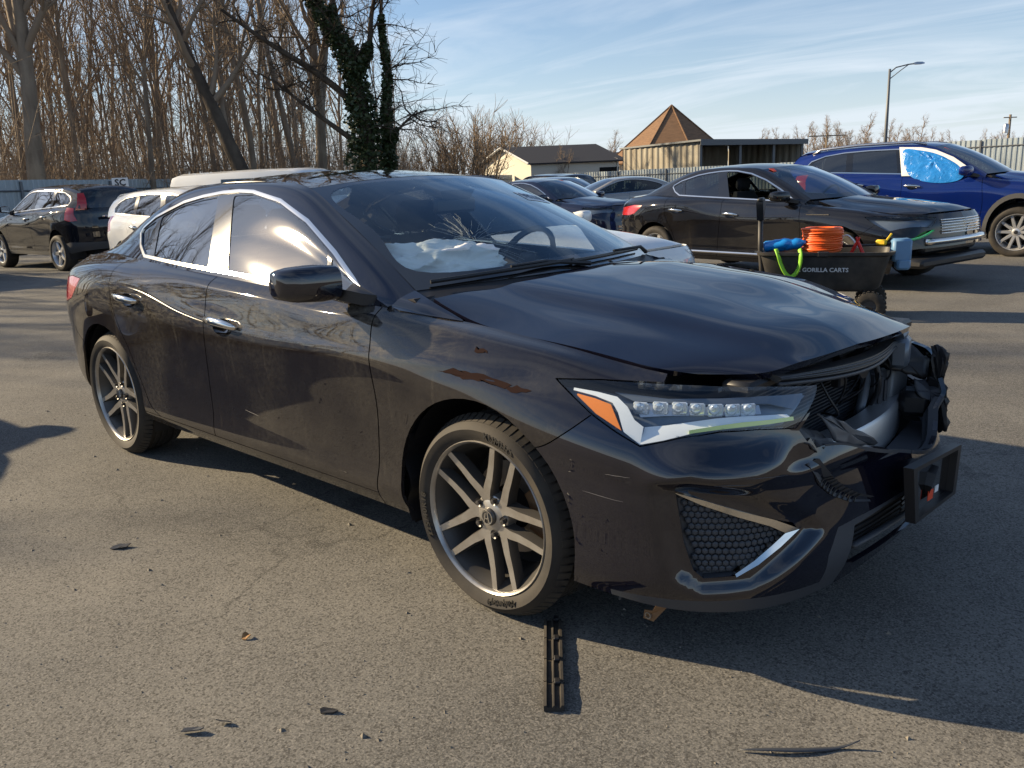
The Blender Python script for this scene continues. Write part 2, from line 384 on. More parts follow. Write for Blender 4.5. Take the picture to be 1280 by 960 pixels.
class Tri:
    def __init__(s, V, N, uv, T): s.V, s.N, s.uv, s.T = V, N, uv, T
    def split(s, a, b, ext=.004):
        a = np.asarray(a, float); b = np.asarray(b, float); t = b - a; L = np.hypot(*t)
        if L < 1e-9: return
        t /= L; r = s.uv - a; d = t[0] * r[:, 1] - t[1] * r[:, 0]; al = r @ t
        d[np.abs(d) < 1e-6] = 0
        D = d[s.T]; A = al[s.T]
        cr = (D.min(1) < 0) & (D.max(1) > 0) & (A.max(1) > -ext) & (A.min(1) < L + ext)
        # true overlap of the crossing with the segment
        idx = np.nonzero(cr)[0]
        if len(idx) == 0: return
        nvv = len(s.V); addV, addN, addU, cache, newT, drop = [], [], [], {}, [], []
        def ev(i, j):
            k = (i, j) if i < j else (j, i)
            if k not in cache:
                i, j = k; f = d[i] / (d[i] - d[j]); cache[k] = nvv + len(addV)
                addV.append(s.V[i] * (1 - f) + s.V[j] * f); addN.append(s.N[i] * (1 - f) + s.N[j] * f); addU.append(s.uv[i] * (1 - f) + s.uv[j] * f)
            return cache[k]
        for q in idx:
            T = s.T[q]; dd = d[T]
            xs = []
            for e in range(3):
                i, j = e, (e + 1) % 3
                if dd[i] * dd[j] < 0: f = dd[i] / (dd[i] - dd[j]); xs.append(al[T[i]] * (1 - f) + al[T[j]] * f)
                elif dd[i] == 0: xs.append(al[T[i]])
            if max(xs) < -ext or min(xs) > L + ext: continue
            drop.append(q); pos, neg = [], []
            for e in range(3):
                i, j = int(T[e]), int(T[(e + 1) % 3])
                if d[i] >= 0: pos.append(i)
                if d[i] <= 0: neg.append(i)
                if d[i] * d[j] < 0:
                    m = ev(i, j); pos.append(m); neg.append(m)
            for poly in (pos, neg):
                for k in range(1, len(poly) - 1): newT.append((poly[0], poly[k], poly[k + 1]))
        if not drop: return
        keep = np.ones(len(s.T), bool); keep[drop] = False
        s.T = np.concatenate([s.T[keep], np.array(newT, int)])
        if addV:
            s.V = np.concatenate([s.V, addV]); s.N = np.concatenate([s.N, addN]); s.uv = np.concatenate([s.uv, addU])
    def cut(s, poly, closed=True):
        q = list(poly) + ([poly[0]] if closed else [])
        for a, b in zip(q[:-1], q[1:]): s.split(a, b)
    def cen(s): return s.uv[s.T].mean(1)
    def gap(s, line, g):
        """cut a slit of half width g along a polyline and drop it"""
        L = np.asarray(line, float); t = np.gradient(L, axis=0); t /= np.linalg.norm(t, axis=1, keepdims=True) + 1e-12
        n = np.stack([-t[:, 1], t[:, 0]], 1)
        s.cut(L + n * g, False); s.cut(L - n * g, False)
        s.T = s.T[~near_line(s.cen(), L, g * .98)]
    def pick(s, mask): return Tri(s.V, s.N, s.uv, s.T[mask]).compact()
    def inside(s, poly): return inpoly(s.cen(), poly)
    def compact(s):
        u, inv = np.unique(s.T, return_inverse=True); return Tri(s.V[u], s.N[u], s.uv[u], inv.reshape(-1, 3))
    def copy(s): return Tri(s.V.copy(), s.N.copy(), s.uv.copy(), s.T.copy())
    def offset(s, h):
        n = s.N / (np.linalg.norm(s.N, axis=1, keepdims=True) + 1e-12); return Tri(s.V + n * h, s.N, s.uv, s.T)
    def flange(s, depth):
        """turn every open edge inwards"""
        E = np.concatenate([s.T[:, [0, 1]], s.T[:, [1, 2]], s.T[:, [2, 0]]]); k = np.sort(E, 1)
        _, inv, cnt = np.unique(k, axis=0, return_inverse=True, return_counts=True)
        b = E[cnt[inv.ravel()] == 1]
        if len(b) == 0: return s
        n = s.N / (np.linalg.norm(s.N, axis=1, keepdims=True) + 1e-12)
        nv = len(s.V); m = len(b); A, B = s.V[b[:, 0]], s.V[b[:, 1]]
        A2, B2 = A - n[b[:, 0]] * depth, B - n[b[:, 1]] * depth
        fn = np.cross(B - A, A2 - A); fn /= np.linalg.norm(fn, axis=1, keepdims=True) + 1e-12; fn = -fn
        V = np.concatenate([s.V, A, B, B2, A2]); N = np.concatenate([s.N, fn, fn, fn, fn])
        i = nv + np.arange(m); T = np.concatenate([s.T, np.stack([i + m, i, i + 3 * m], 1), np.stack([i + m, i + 3 * m, i + 2 * m], 1)])
        return Tri(V, N, np.concatenate([s.uv, np.zeros((4 * m, 2))]), T)
    def mirror(s): return Tri(s.V * [1, -1, 1], s.N * [1, -1, 1], s.uv, s.T[:, ::-1])

def inpoly(p, poly):
    p = np.asarray(p); x, y = p[:, 0], p[:, 1]; r = np.zeros(len(p), bool); n = len(poly); j = n - 1
    for i in range(n):
        xi, yi = poly[i]; xj, yj = poly[j]
        c = (yi > y) != (yj > y)
        if c.any(): r ^= c & (x < (xj - xi) * (y - yi) / ((yj - yi) if yj != yi else 1e-12) + xi)
        j = i
    return r
def near_line(p, L, g):
    r = np.zeros(len(p), bool)
    for a, b in zip(L[:-1], L[1:]):
        t = b - a; l2 = (t * t).sum()
        if l2 < 1e-12: continue
        f = np.clip(((p - a) @ t) / l2, 0, 1); r |= ((p - (a + f[:, None] * t))**2).sum(1) < g * g
    return r
def smooth_line(pts, n, closed=False):
    P = np.asarray(pts, float)
    if closed: P = np.concatenate([P[-2:], P, P[:3]])
    l = np.concatenate([[0], np.cumsum(np.linalg.norm(np.diff(P, axis=0), axis=1))])
    if closed: return crom(l, P, np.linspace(l[2], l[-3], n, endpoint=False))
    return crom(l, P, np.linspace(0, l[-1], n))
def poly_offset(poly, d):
    """shrink (d>0) a counter-clockwise or clockwise polygon"""
    P = np.asarray(poly, float); a = np.roll(P, 1, 0); b = np.roll(P, -1, 0)
    area = (P[:, 0] * b[:, 1] - b[:, 0] * P[:, 1]).sum(); sg = 1 if area > 0 else -1
    t1 = P - a; t1 /= np.linalg.norm(t1, axis=1, keepdims=True) + 1e-12; t2 = b - P; t2 /= np.linalg.norm(t2, axis=1, keepdims=True) + 1e-12
    n1 = np.stack([-t1[:, 1], t1[:, 0]], 1); n2 = np.stack([-t2[:, 1], t2[:, 0]], 1); m = n1 + n2
    m /= (m * n1).sum(1, keepdims=True).clip(.25); return P + m * d * sg
def arc(cx, cz, r, a0, a1, n):
    a = np.radians(np.linspace(a0, a1, n)); return np.stack([cx + r * np.cos(a), cz + r * np.sin(a)], 1)

# ---------------------------------------------------------------- sedan body tables (metres, x forward, right side is -y)
PLAN = np.array([(-2.27,0),(-2.25,.40),(-2.16,.63),(-2.01,.775),(-1.83,.847),(-1.60,.880),(-1.335,.892),(-1.05,.893),(-.80,.893),(-.5,.893),(-.2,.893),
                 (.2,.893),(.55,.893),(.9,.893),(1.1,.892),(1.335,.890),(1.58,.885),(1.78,.865),(1.94,.825),(2.07,.745),(2.17,.62),(2.25,.38),(2.29,0)])
def row_curves(rows, PLAN, nu):
    L = np.concatenate([[0], np.cumsum(np.linalg.norm(np.diff(PLAN, axis=0), axis=1))])
    i0 = int(np.argmin(np.abs(PLAN[:, 0]))); L = L - L[i0] + PLAN[i0, 0]
    uq = dense(L, nu); p = spl(L, PLAN, uq)
    t = np.gradient(p, axis=0); t[0] = (0, 1); t[-1] = (0, -1)
    t /= np.linalg.norm(t, axis=1, keepdims=True); n = np.stack([-t[:, 1], t[:, 0]], 1)
    out = []
    for r in rows:
        ks = sorted(r); q = spl(L[ks], [r[k] for k in ks], uq)
        xy = p - n * q[:, :1]; out.append(np.stack([xy[:, 0], -np.maximum(xy[:, 1], 0), q[:, 1]], 1))
    return uq, np.stack(out)
SEDAN_ROWS = [
 {0:(.06,.33),3:(.05,.31),5:(.04,.26),7:(.05,.235),10:(.05,.235),13:(.05,.235),15:(.04,.23),17:(.03,.205),19:(.03,.19),22:(.04,.20)},
 {0:(.02,.42),3:(.015,.38),5:(.012,.32),7:(.018,.29),10:(.018,.29),13:(.018,.295),15:(.015,.29),17:(.012,.26),19:(.005,.26),22:(0,.27)},
 {0:(0,.50),3:(.003,.48),6:(.008,.42),8:(.017,.40),10:(.017,.40),13:(.017,.40),15:(.01,.40),18:(.005,.38),22:(0,.38)},
 {0:(0,.62),4:(0,.60),6:(0,.58),8:(.008,.57),10:(.008,.57),13:(.008,.57),15:(0,.56),18:(.005,.50),20:(.01,.48),22:(.01,.48)},
 {0:(.01,.75),3:(0,.77),5:(.002,.83),7:(.002,.90),8:(.002,.885),9:(.001,.825),10:(0,.79),11:(0,.768),13:(0,.77),15:(.002,.72),17:(.012,.66),19:(.03,.615),20:(.03,.605),22:(.03,.60)},
 {0:(.03,.83),3:(.015,.845),5:(.014,.885),7:(.014,.932),8:(.012,.915),9:(.011,.857),10:(.010,.82),11:(.010,.798),13:(.010,.80),15:(.015,.77),17:(.04,.715),19:(.05,.68),20:(.04,.67),22:(.04,.66)},
 {0:(.05,.915),3:(.045,.92),5:(.06,.955),6:(.055,.972),7:(.05,.970),8:(.045,.958),9:(.042,.945),10:(.040,.925),11:(.040,.905),12:(.040,.89),13:(.042,.882),14:(.07,.872),15:(.08,.85),16:(.09,.822),17:(.09,.785),18:(.085,.765),19:(.075,.745),20:(.06,.735),22:(.05,.73)},
 {0:(.12,.985),2:(.13,.98),3:(.14,.985),4:(.18,1.0),5:(.195,1.015),6:(.165,1.015),7:(.128,1.006),8:(.102,.995),9:(.094,.981),10:(.090,.966),11:(.088,.949),12:(.088,.933),13:(.092,.918),14:(.157,.893),15:(.17,.871),16:(.18,.843),17:(.175,.816),18:(.165,.80),19:(.14,.795),20:(.11,.797),21:(.09,.80),22:(.085,.805)},
]
def lower_body(rows=SEDAN_ROWS, PLAN=PLAN, nu=220, nv=64, warp=None):
    uq, R = row_curves(rows, PLAN, nu)
    lv = np.concatenate([[0], np.cumsum(np.linalg.norm(np.diff(R, axis=0), axis=2).mean(1))])
    vq = dense(lv, nv); P = crom(lv, R.reshape(len(rows), -1), vq).reshape(len(vq), len(uq), 3)
    uv = np.stack([np.broadcast_to(uq, P.shape[:2]), P[:, :, 2]], 2).copy()
    if warp: P = warp(P)
    return Surf(P, uv)
def W(*pts): return [(x, -w, z) for x, w, z in pts]
SEDAN_SIDE = np.array([  # columns front to rear, rows belt to roof edge
 W((.93,.80,.915),(.90,.798,.92),(.875,.79,.925),(.87,.745,.945),(.87,.68,.962)),
 W((.74,.803,.924),(.70,.785,.965),(.655,.757,1.015),(.64,.71,1.058),(.63,.64,1.085)),
 W((.50,.805,.935),(.46,.757,1.03),(.40,.70,1.13),(.375,.655,1.18),(.355,.59,1.21)),
 W((.22,.805,.948),(.20,.727,1.09),(.15,.648,1.235),(.13,.605,1.285),(.118,.55,1.308)),
 W((-.2,.803,.967),(-.2,.713,1.13),(-.2,.612,1.31),(-.2,.59,1.333),(-.2,.555,1.342)),
 W((-.6,.798,.985),(-.6,.71,1.14),(-.6,.61,1.30),(-.6,.59,1.328),(-.6,.555,1.343)),
 W((-1.0,.77,1.003),(-1.0,.71,1.11),(-1.0,.64,1.225),(-.98,.61,1.27),(-.95,.555,1.308)),
 W((-1.3,.735,1.017),(-1.3,.705,1.06),(-1.3,.67,1.11),(-1.3,.625,1.16),(-1.3,.56,1.205)),
 W((-1.75,.66,1.008),(-1.75,.65,1.012),(-1.75,.63,1.016),(-1.75,.60,1.02),(-1.75,.56,1.024))])[::-1].transpose(1, 0, 2)
def mir(rows): return rows + [[(x, -y, z) for x, y, z in r] for r in rows[-2::-1]]
SEDAN_HOOD = mir([   # rows from the right edge to the centre, columns rear to front
 W((.985,.70,.945),(1.2,.715,.886),(1.5,.70,.852),(1.72,.685,.827),(1.86,.665,.809),(1.93,.62,.797)),
 W((1.0,.58,.951),(1.24,.575,.905),(1.54,.57,.872),(1.78,.56,.845),(1.96,.55,.820),(2.06,.53,.800)),
 W((1.045,.44,.955),(1.27,.435,.922),(1.58,.43,.891),(1.84,.425,.863),(2.03,.42,.836),(2.115,.41,.816)),
 W((1.05,.39,.963),(1.275,.385,.936),(1.585,.38,.906),(1.845,.375,.876),(2.035,.37,.845),(2.122,.365,.816)),
 W((1.07,.18,.978),(1.29,.18,.954),(1.6,.18,.925),(1.855,.18,.894),(2.045,.18,.860),(2.14,.18,.816)),
 W((1.075,0,.980),(1.30,0,.955),(1.6,0,.926),(1.86,0,.895),(2.05,0,.861),(2.145,0,.815))])
SEDAN_WS = mir([      # columns header to cowl
 W((.118,.548,1.309),(.355,.59,1.211),(.63,.64,1.086),(.875,.68,.962)),
 W((.165,.33,1.330),(.42,.35,1.24),(.71,.37,1.113),(.985,.385,.972)),
 W((.20,0,1.342),(.46,0,1.258),(.765,0,1.126),(1.055,0,.978))])
SEDAN_ROOF = mir([    # columns rear to front
 W((-1.75,.56,1.024),(-1.3,.56,1.205),(-.95,.555,1.308),(-.6,.555,1.344),(-.2,.555,1.343),(.118,.55,1.309)),
 W((-1.76,.33,1.04),(-1.31,.33,1.238),(-.97,.33,1.332),(-.6,.33,1.367),(-.2,.33,1.366),(.165,.33,1.331)),
 W((-1.77,0,1.046),(-1.32,0,1.248),(-.98,0,1.344),(-.6,0,1.380),(-.2,0,1.379),(.20,0,1.343))])
SEDAN_TRUNK = mir([
 W((-2.13,.50,.982),(-2.0,.585,.99),(-1.87,.63,.998),(-1.75,.66,1.008)),
 W((-2.145,.33,1.005),(-2.0,.33,1.02),(-1.87,.33,1.03),(-1.76,.36,1.038)),
 W((-2.15,0,1.01),(-2.0,0,1.03),(-1.87,0,1.04),(-1.77,0,1.046))])
# ---------------------------------------------------------------- ground
M['asphalt'] = mat('asphalt', (.15, .135, .115), .9, 0, .3); g = NT(M['asphalt'])
co = g.co(); big = g.noise(co, .55, 5, .6, .8); mid = g.noise(co, 2.3, 5, .6); vor = g.n('TexVoronoi'); g.set(vor, Vector=co, Scale=190.0); vor2 = g.n('TexVoronoi'); g.set(vor2, Vector=co, Scale=120.0)
speck = g.noise(co, 170, 2, .7)
c1 = g.mix(g.ramp(big, (.32, 0), (.68, 1)), (.105, .104, .100), (.192, .182, .163))
c2 = g.mix(g.ramp(mid, (.30, .6), (.62, 0)), c1, (.085, .083, .080))
st = g.noise(g.co(), .9, 4, .5, 1.2); c2 = g.mix(g.ramp(st, (.50, 0), (.72, .62)), c2, (.055, .054, .053))
ck = g.n('TexVoronoi', feature='DISTANCE_TO_EDGE'); wv = g.n('Mapping'); ns = g.n('TexNoise'); g.set(ns, Vector=co, Scale=1.6, Detail=5.0); va = g.n('VectorMath', operation='ADD'); g.t.links.new(co, va.inputs[0]); g.t.links.new(ns.outputs['Color'], va.inputs[1]); g.set(ck, Vector=va.outputs[0], Scale=.42)
crk = g.math('MULTIPLY', g.ramp(ck.outputs['Distance'], (.0, 1), (.006, 0)), g.ramp(g.noise(co, .5, 3), (.50, 0), (.58, 1))); c2 = g.mix(g.math('MULTIPLY', crk, .8), c2, (.03, .03, .03))
c3 = g.mix(g.ramp(speck, (.44, 0), (.74, .75)), c2, (.30, .285, .25)); sc = g.n('SeparateColor'); g.t.links.new(vor.outputs['Color'], sc.inputs[0]); sc2 = g.n('SeparateColor'); g.t.links.new(vor2.outputs['Color'], sc2.inputs[0])
c3 = g.mix(g.ramp(sc.outputs[0], (.08, .72), (.26, 0)), c3, (.050, .047, .042)); c3 = g.mix(g.ramp(sc.outputs[0], (.75, 0), (1.0, .42)), c3, (.32, .30, .27)); c3 = g.mix(g.ramp(sc2.outputs[1], (.05, .4), (.18, 0)), c3, (.055, .052, .047))
g.to(Base_Color=c3, Normal=g.bump(g.math('ADD', g.math('MULTIPLY', sc.outputs[0], .8), g.math('ADD', g.math('MULTIPLY', sc2.outputs[1], .5), g.math('MULTIPLY', mid, 1.0))), .6, .0032))
def grid_axis(c, near, far, n):
    t = np.linspace(-1, 1, n); return c + near * t + (far - near) * np.sign(t) * np.abs(t)**5
gx = grid_axis(0, 20, 900, 121); gy = grid_axis(5, 20, 900, 121)
gm = MB(); gm.add([(x, y, gz(x, y) + .004 * math.sin(x * 1.3 + y * .7) * math.sin(y * 1.1 - x * .4) * (1 if x * x + y * y > 30 else 0)) for x in gx for y in gy], [(i * 121 + j, (i + 1) * 121 + j, (i + 1) * 121 + j + 1, i * 121 + j + 1) for i in range(120) for j in range(120)])
gm.obj('ground', M['asphalt'], smooth=True, kind='structure')
# ---------------------------------------------------------------- cars
class Body:
    """side surface lookup: metres along the body and height -> point, outward normal"""
    def __init__(s, S, warp=None): s.S = S; s.u = S.uv[0, :, 0]; s.z = S.uv[:, :, 1]
    def at(s, U, z, h=0):
        i = int(np.clip(np.searchsorted(s.u, U) - 1, 0, len(s.u) - 2)); f = (U - s.u[i]) / (s.u[i + 1] - s.u[i]); out = []; nn = []
        for k in (i, i + 1):
            zz = s.z[:, k]; j = int(np.clip(np.searchsorted(zz, z) - 1, 0, len(zz) - 2)); g = (z - zz[j]) / (zz[j + 1] - zz[j])
            out.append(s.S.P[j, k] * (1 - g) + s.S.P[j + 1, k] * g); nn.append(s.S.N[j, k] * (1 - g) + s.S.N[j + 1, k] * g)
        n = nn[0] * (1 - f) + nn[1] * f; n /= np.linalg.norm(n)
        return Vector(out[0] * (1 - f) + out[1] * f + n * h), Vector(n)
def side_flip(P): return [(x, -y, z) for x, y, z in P]

def make_wheel(name, root, loc, side, rad=.315, rimr=.242, width=.22, spokes='y', phi=180, rim_mat='rim', detail=True, face=None):
    """wheel with its axis along y; side -1 looks towards -y. The rim carries tyre, spokes, cap, nuts and brake as sub-parts"""
    Mx = Matrix.Translation(loc) @ Matrix.Rotation(R(90) if side < 0 else R(-90), 4, 'X')   # local +z points outwards
    n = 64 if detail else 32; hw = width / 2; r = rimr
    rim = MB(); rim.lathe([(r - .003, hw - .001), (r + .001, hw + .003), (r + .004, hw - .002), (r + .002, hw - .014), (r - .008, hw - .016), (r - .007, hw - .006)], n, Mx, closed=True)
    ro = rim.obj(name, M[rim_mat], root, auto=40)
    br = MB(); br.lathe([(r - .006, hw - .007), (r - .010, hw - .020), (r - .030, hw - .05), (r - .036, -hw + .02), (r - .002, -hw + .004), (r - .002, hw - .01)], n, Mx, closed=True); br.obj('rim_barrel', M['rim_dark'] if spokes == 'y' else M[rim_mat], ro, auto=40)
    ty = MB(); q = rad; b = .012
    prof = [(r - .004, hw - .008), (r + .012, hw + .004), (r + .03, hw + .010), ((r + q) / 2 + .004, hw + .013), (q - .024, hw + .006), (q - .010, hw - .008), (q - .002, hw - .026)]
    side_prof = prof; tprof = []
    if detail:
        x = hw - .026; gro = [.045, .012, -.020, -.053]
        tprof = [(q - .002, hw - .026)]
        for gx in gro: tprof += [(q, gx + .007), (q - .007, gx + .005), (q - .007, gx - .004), (q, gx - .006)]
        tprof += [(q - .002, -hw + .026)]
    else: tprof = [(q - .002, hw - .026), (q, .03), (q, -.03), (q - .002, -hw + .026)]
    back = [(a, -h) for a, h in side_prof[::-1]]
    full = side_prof + tprof[1:-1] + back
    ty.lathe(full, n if not detail else 96, Mx)
    to = ty.obj('tyre', M['rubber'], ro, auto=50)
    if detail:   # shoulder blocks of the tread
        tb = MB()
        for k in range(72):
            a = 2 * math.pi * k / 72
            for s_ in (1, -1):
                Mt = Mx @ Matrix.Rotation(a, 4, 'Z') @ Matrix.Translation((q - .0065, 0, s_ * (hw - .026))) @ Matrix.Rotation(s_ * R(-28), 4, 'Y')
                tb.box((0, 0, 0), (.012, q * 2 * math.pi / 72 * .74, .040), 0); tb.v[-8:] = [tuple(Mt @ Vector(p)) for p in tb.v[-8:]]
        tb.obj('tread_block', M['tread'], ro, kind='stuff')
    hub = hw - .018
    def P(rr, a, h): return Mx @ Vector((rr * math.cos(a), rr * math.sin(a), h))
    base = R(phi)
    if side < 0: pass
    def arm(mb, pts, w0, w1, dep, top=0):
        """a spoke: bevelled bar through (r, angle, height)"""
        rings = []
        for i, (rr, a, h) in enumerate(pts):
            f = i / (len(pts) - 1); w = w0 + (w1 - w0) * f
            p = Vector((rr * math.cos(a), rr * math.sin(a), h))
            j0, j1 = max(i - 1, 0), min(i + 1, len(pts) - 1)
            t = Vector((pts[j1][0] * math.cos(pts[j1][1]) - pts[j0][0] * math.cos(pts[j0][1]), pts[j1][0] * math.sin(pts[j1][1]) - pts[j0][0] * math.sin(pts[j0][1]), 0)).normalized()
            s_ = Vector((-t.y, t.x, 0)); z = Vector((0, 0, 1))
            rings.append([Mx @ (p + s_ * a_ * w + z * b_) for a_, b_ in ((-.5, -.002), (.5, -.002), (.62, -.012), (.75, -dep), (-.75, -dep), (-.62, -.012))])
        mb.loft(rings)
        # the machined face is material 0, the painted flanks material 1
        k = len(pts) - 1
        mm = [1] * (6 * k + 2)
        for i in range(k): mm[i * 6 + 0] = 0
        mb.m[-len(mm):] = mm
    smats = [M[rim_mat], M['rim_dark'] if spokes == 'y' else M[rim_mat]]
    if spokes == 'y':
        for k in range(5):
            mb = MB(); th = base + 2 * math.pi * k / 5
            for s_ in (-1, 1):
                arm(mb, [(.030, th, hub - .010), (.066, th + s_ * .07, hub - .008), (.090, th + s_ * .20, hub - .006), (.125, th + s_ * .335, hub - .004), (.17, th + s_ * .395, hub - .001), (.236, th + s_ * .44, hub + .008)], .034, .0195, .036)
            mb.obj('spoke', smats, ro, auto=25)
    else:
        ns = spokes if isinstance(spokes, int) else 5
        for k in range(ns):
            mb = MB(); th = base + 2 * math.pi * k / ns
            arm(mb, [(.04, th, hub - .012), (r * .5, th, hub - .006), (r * .92, th, hub)], .05 * 5 / ns + .012, .036 * 5 / ns + .012, .03)
            mb.obj('spoke', smats, ro, auto=25)
    h = MB(); h.lathe([(0.001, hub - .007), (.046, hub - .008), (.066, hub - .020), (.072, hub - .05), (.001, hub - .05)], 32, Mx); h.obj('hub', M[rim_mat], ro, auto=30)
    c = MB(); c.lathe([(.001, hub + .006), (.024, hub + .004), (.0275, hub - .001), (.0275, hub - .008)], 24, Mx); co = c.obj('centre_cap', M['rim_dark'] if spokes == 'y' else M['plastic'], ro, auto=30)
    if detail:
        e = MB()   # calliper-like letter A on the cap
        e.lathe([(.0195, hub + .0058), (.0225, hub + .0062), (.0225, hub + .005)], 32, Mx)
        for s_ in (-1, 1):
            for a, b_ in (((s_ * .011, -.015), (s_ * .0035, .015)),):
                d = Vector((b_[0] - a[0], b_[1] - a[1], 0)); e.box((0, 0, 0), (.0042, d.length, .003)); an = math.atan2(d.x, d.y)
                Mt = Mx @ Matrix.Translation(((a[0] + b_[0]) / 2, (a[1] + b_[1]) / 2, hub + .0065)) @ Matrix.Rotation(-an, 4, 'Z'); e.v[-8:] = [tuple(Mt @ Vector(p)) for p in e.v[-8:]]
        e.box((0, 0, 0), (.010, .004, .003)); Mt = Mx @ Matrix.Translation((0, -.003, hub + .0062)); e.v[-8:] = [tuple(Mt @ Vector(p)) for p in e.v[-8:]]
        e.obj('emblem', M['chrome'], ro)
        for k in range(5):
            a = base + 2 * math.pi * (k + .5) / 5; nb = MB()
            nb.lathe([(.001, .006), (.0075, .005), (.0085, -.012)], 6, Mx @ Matrix.Translation((.0572 * math.cos(a), .0572 * math.sin(a), hub - .004)))
            nb.lathe([(.0145, -.0015), (.009, -.0055)], 12, Mx @ Matrix.Translation((.0572 * math.cos(a), .0572 * math.sin(a), hub - .004)))
            nb.obj('lug_nut', M['rim_dark'], ro, auto=30)
    d = MB(); d.lathe([(.075, -.02), (.150, -.02), (.150, -.042), (.075, -.042)], 40, Mx, closed=True); d.obj('brake_disc', M['disc'] if detail else M['rim_dark'], ro, auto=30)
    if detail:
        ca = MB(); ca.lathe([(.105, .012), (.162, .012), (.166, -.06), (.105, -.06)], 10, Mx, a0=phi - 200 if side < 0 else phi, a1=(phi - 200 if side < 0 else phi) + 62, closed=True); ca.obj('brake_calliper', M['rust'], ro, auto=30)
    bk = MB(); bk.lathe([(.001, -.05), (r - .05, -.05), (r - .05, -.06), (.001, -.06)], 32, Mx); bk.obj('brake_shield', M['dark'], ro)
    return ro

def tyre_words(parent, loc, words, r0, size, hw):
    """raised lettering round the outer side wall of a wheel facing -y"""
    for body, ang, rr in words:
        me = text_mesh(body, size, .0008, .0006, 1.15)
        for v in me.vertices:
            x, y, z = v.co; a = R(ang) - x / rr; q = rr + y
            v.co = (loc[0] + q * math.cos(a), loc[1] - hw - .0125 - z, loc[2] + q * math.sin(a))
        link('lettering', me, M['tyre_text'], parent)

def seat(root, x, y, mats, tilt=18, name='seat', wide=.50):
    s = MB(); s.box((x + .12, y, .50), (.50, wide, .16), .05); t = math.tan(R(tilt))
    rings = [];
    for z, w, d in ((.52, wide, .15), (.70, wide + .02, .16), (.95, wide - .04, .13), (1.06, wide - .16, .09)):
        cx = x - .14 - (z - .5) * t
        rings.append([(cx + a * d / 2, y + b * w / 2, z) for a, b in ((1, -.8), (1, .8), (.5, 1), (-1, .9), (-1, -.9), (.5, -1))])
    s.loft(rings); o = s.obj(name, mats, root, auto=50)
    h = MB(); cx = x - .14 - .62 * t
    h.box((cx, y, 1.15), (.09, .25, .15), .035); h.tube([(cx, y - .05, 1.0), (cx, y - .05, 1.12)], .006); h.tube([(cx, y + .05, 1.0), (cx, y + .05, 1.12)], .006)
    h.obj('headrest', mats, o, auto=40); return o

def wing_mirror(root, paint, Mt, hero=False):
    """housing spreads from the inner end to the outer end along -y; right-hand mirror, mirrored for the left"""
    for sgn in ((1,) if hero else (1, -1)):
        mb = MB(); rings = []
        for t, xf, xr, z0, z1 in ((0, .715, .615, .955, 1.045), (.06, .735, .602, .945, 1.060), (.35, .735, .592, .943, 1.066), (.75, .715, .586, .950, 1.064), (.95, .685, .585, .962, 1.055), (1, .65, .60, .975, 1.040)):
            y = -.865 - t * .205; cx, cz = (xf + xr) / 2, (z0 + z1) / 2; ring = []
            for k in range(20):
                a = 2 * math.pi * k / 20; ca, sa = math.cos(a), math.sin(a); e = .62
                px = cx + (xf - xr) / 2 * math.copysign(abs(ca)**e, ca); pz = cz + (z1 - z0) / 2 * math.copysign(abs(sa)**e, sa)
                ring.append(Mt(px, y, pz))
            rings.append(ring)
        mb.loft(rings); o = mb.obj('wing_mirror', paint, root, auto=45, mirror=sgn < 0)
        gl = MB(); q = [(.5845, -.885, .958), (.582, -1.04, .965), (.582, -1.04, 1.048), (.5845, -.885, 1.052)]; gl.sheet([Mt(*p) for p in q], .004); gl.obj('mirror_glass', M['chrome'], o, mirror=sgn < 0)
        ar = MB(); ar.loft([[Mt(*p) for p in r_] for r_ in ([(.70, -.88, .945), (.70, -.88, .985), (.64, -.88, .985), (.64, -.88, .945)], [(.78, -.835, .925), (.78, -.835, .965), (.68, -.835, .965), (.68, -.835, .925)], [(.80, -.79, .922), (.80, -.79, .955), (.66, -.775, .99), (.66, -.775, .925)])])
        ar.obj('mirror_arm', M['plastic'], o, auto=40, mirror=sgn < 0)

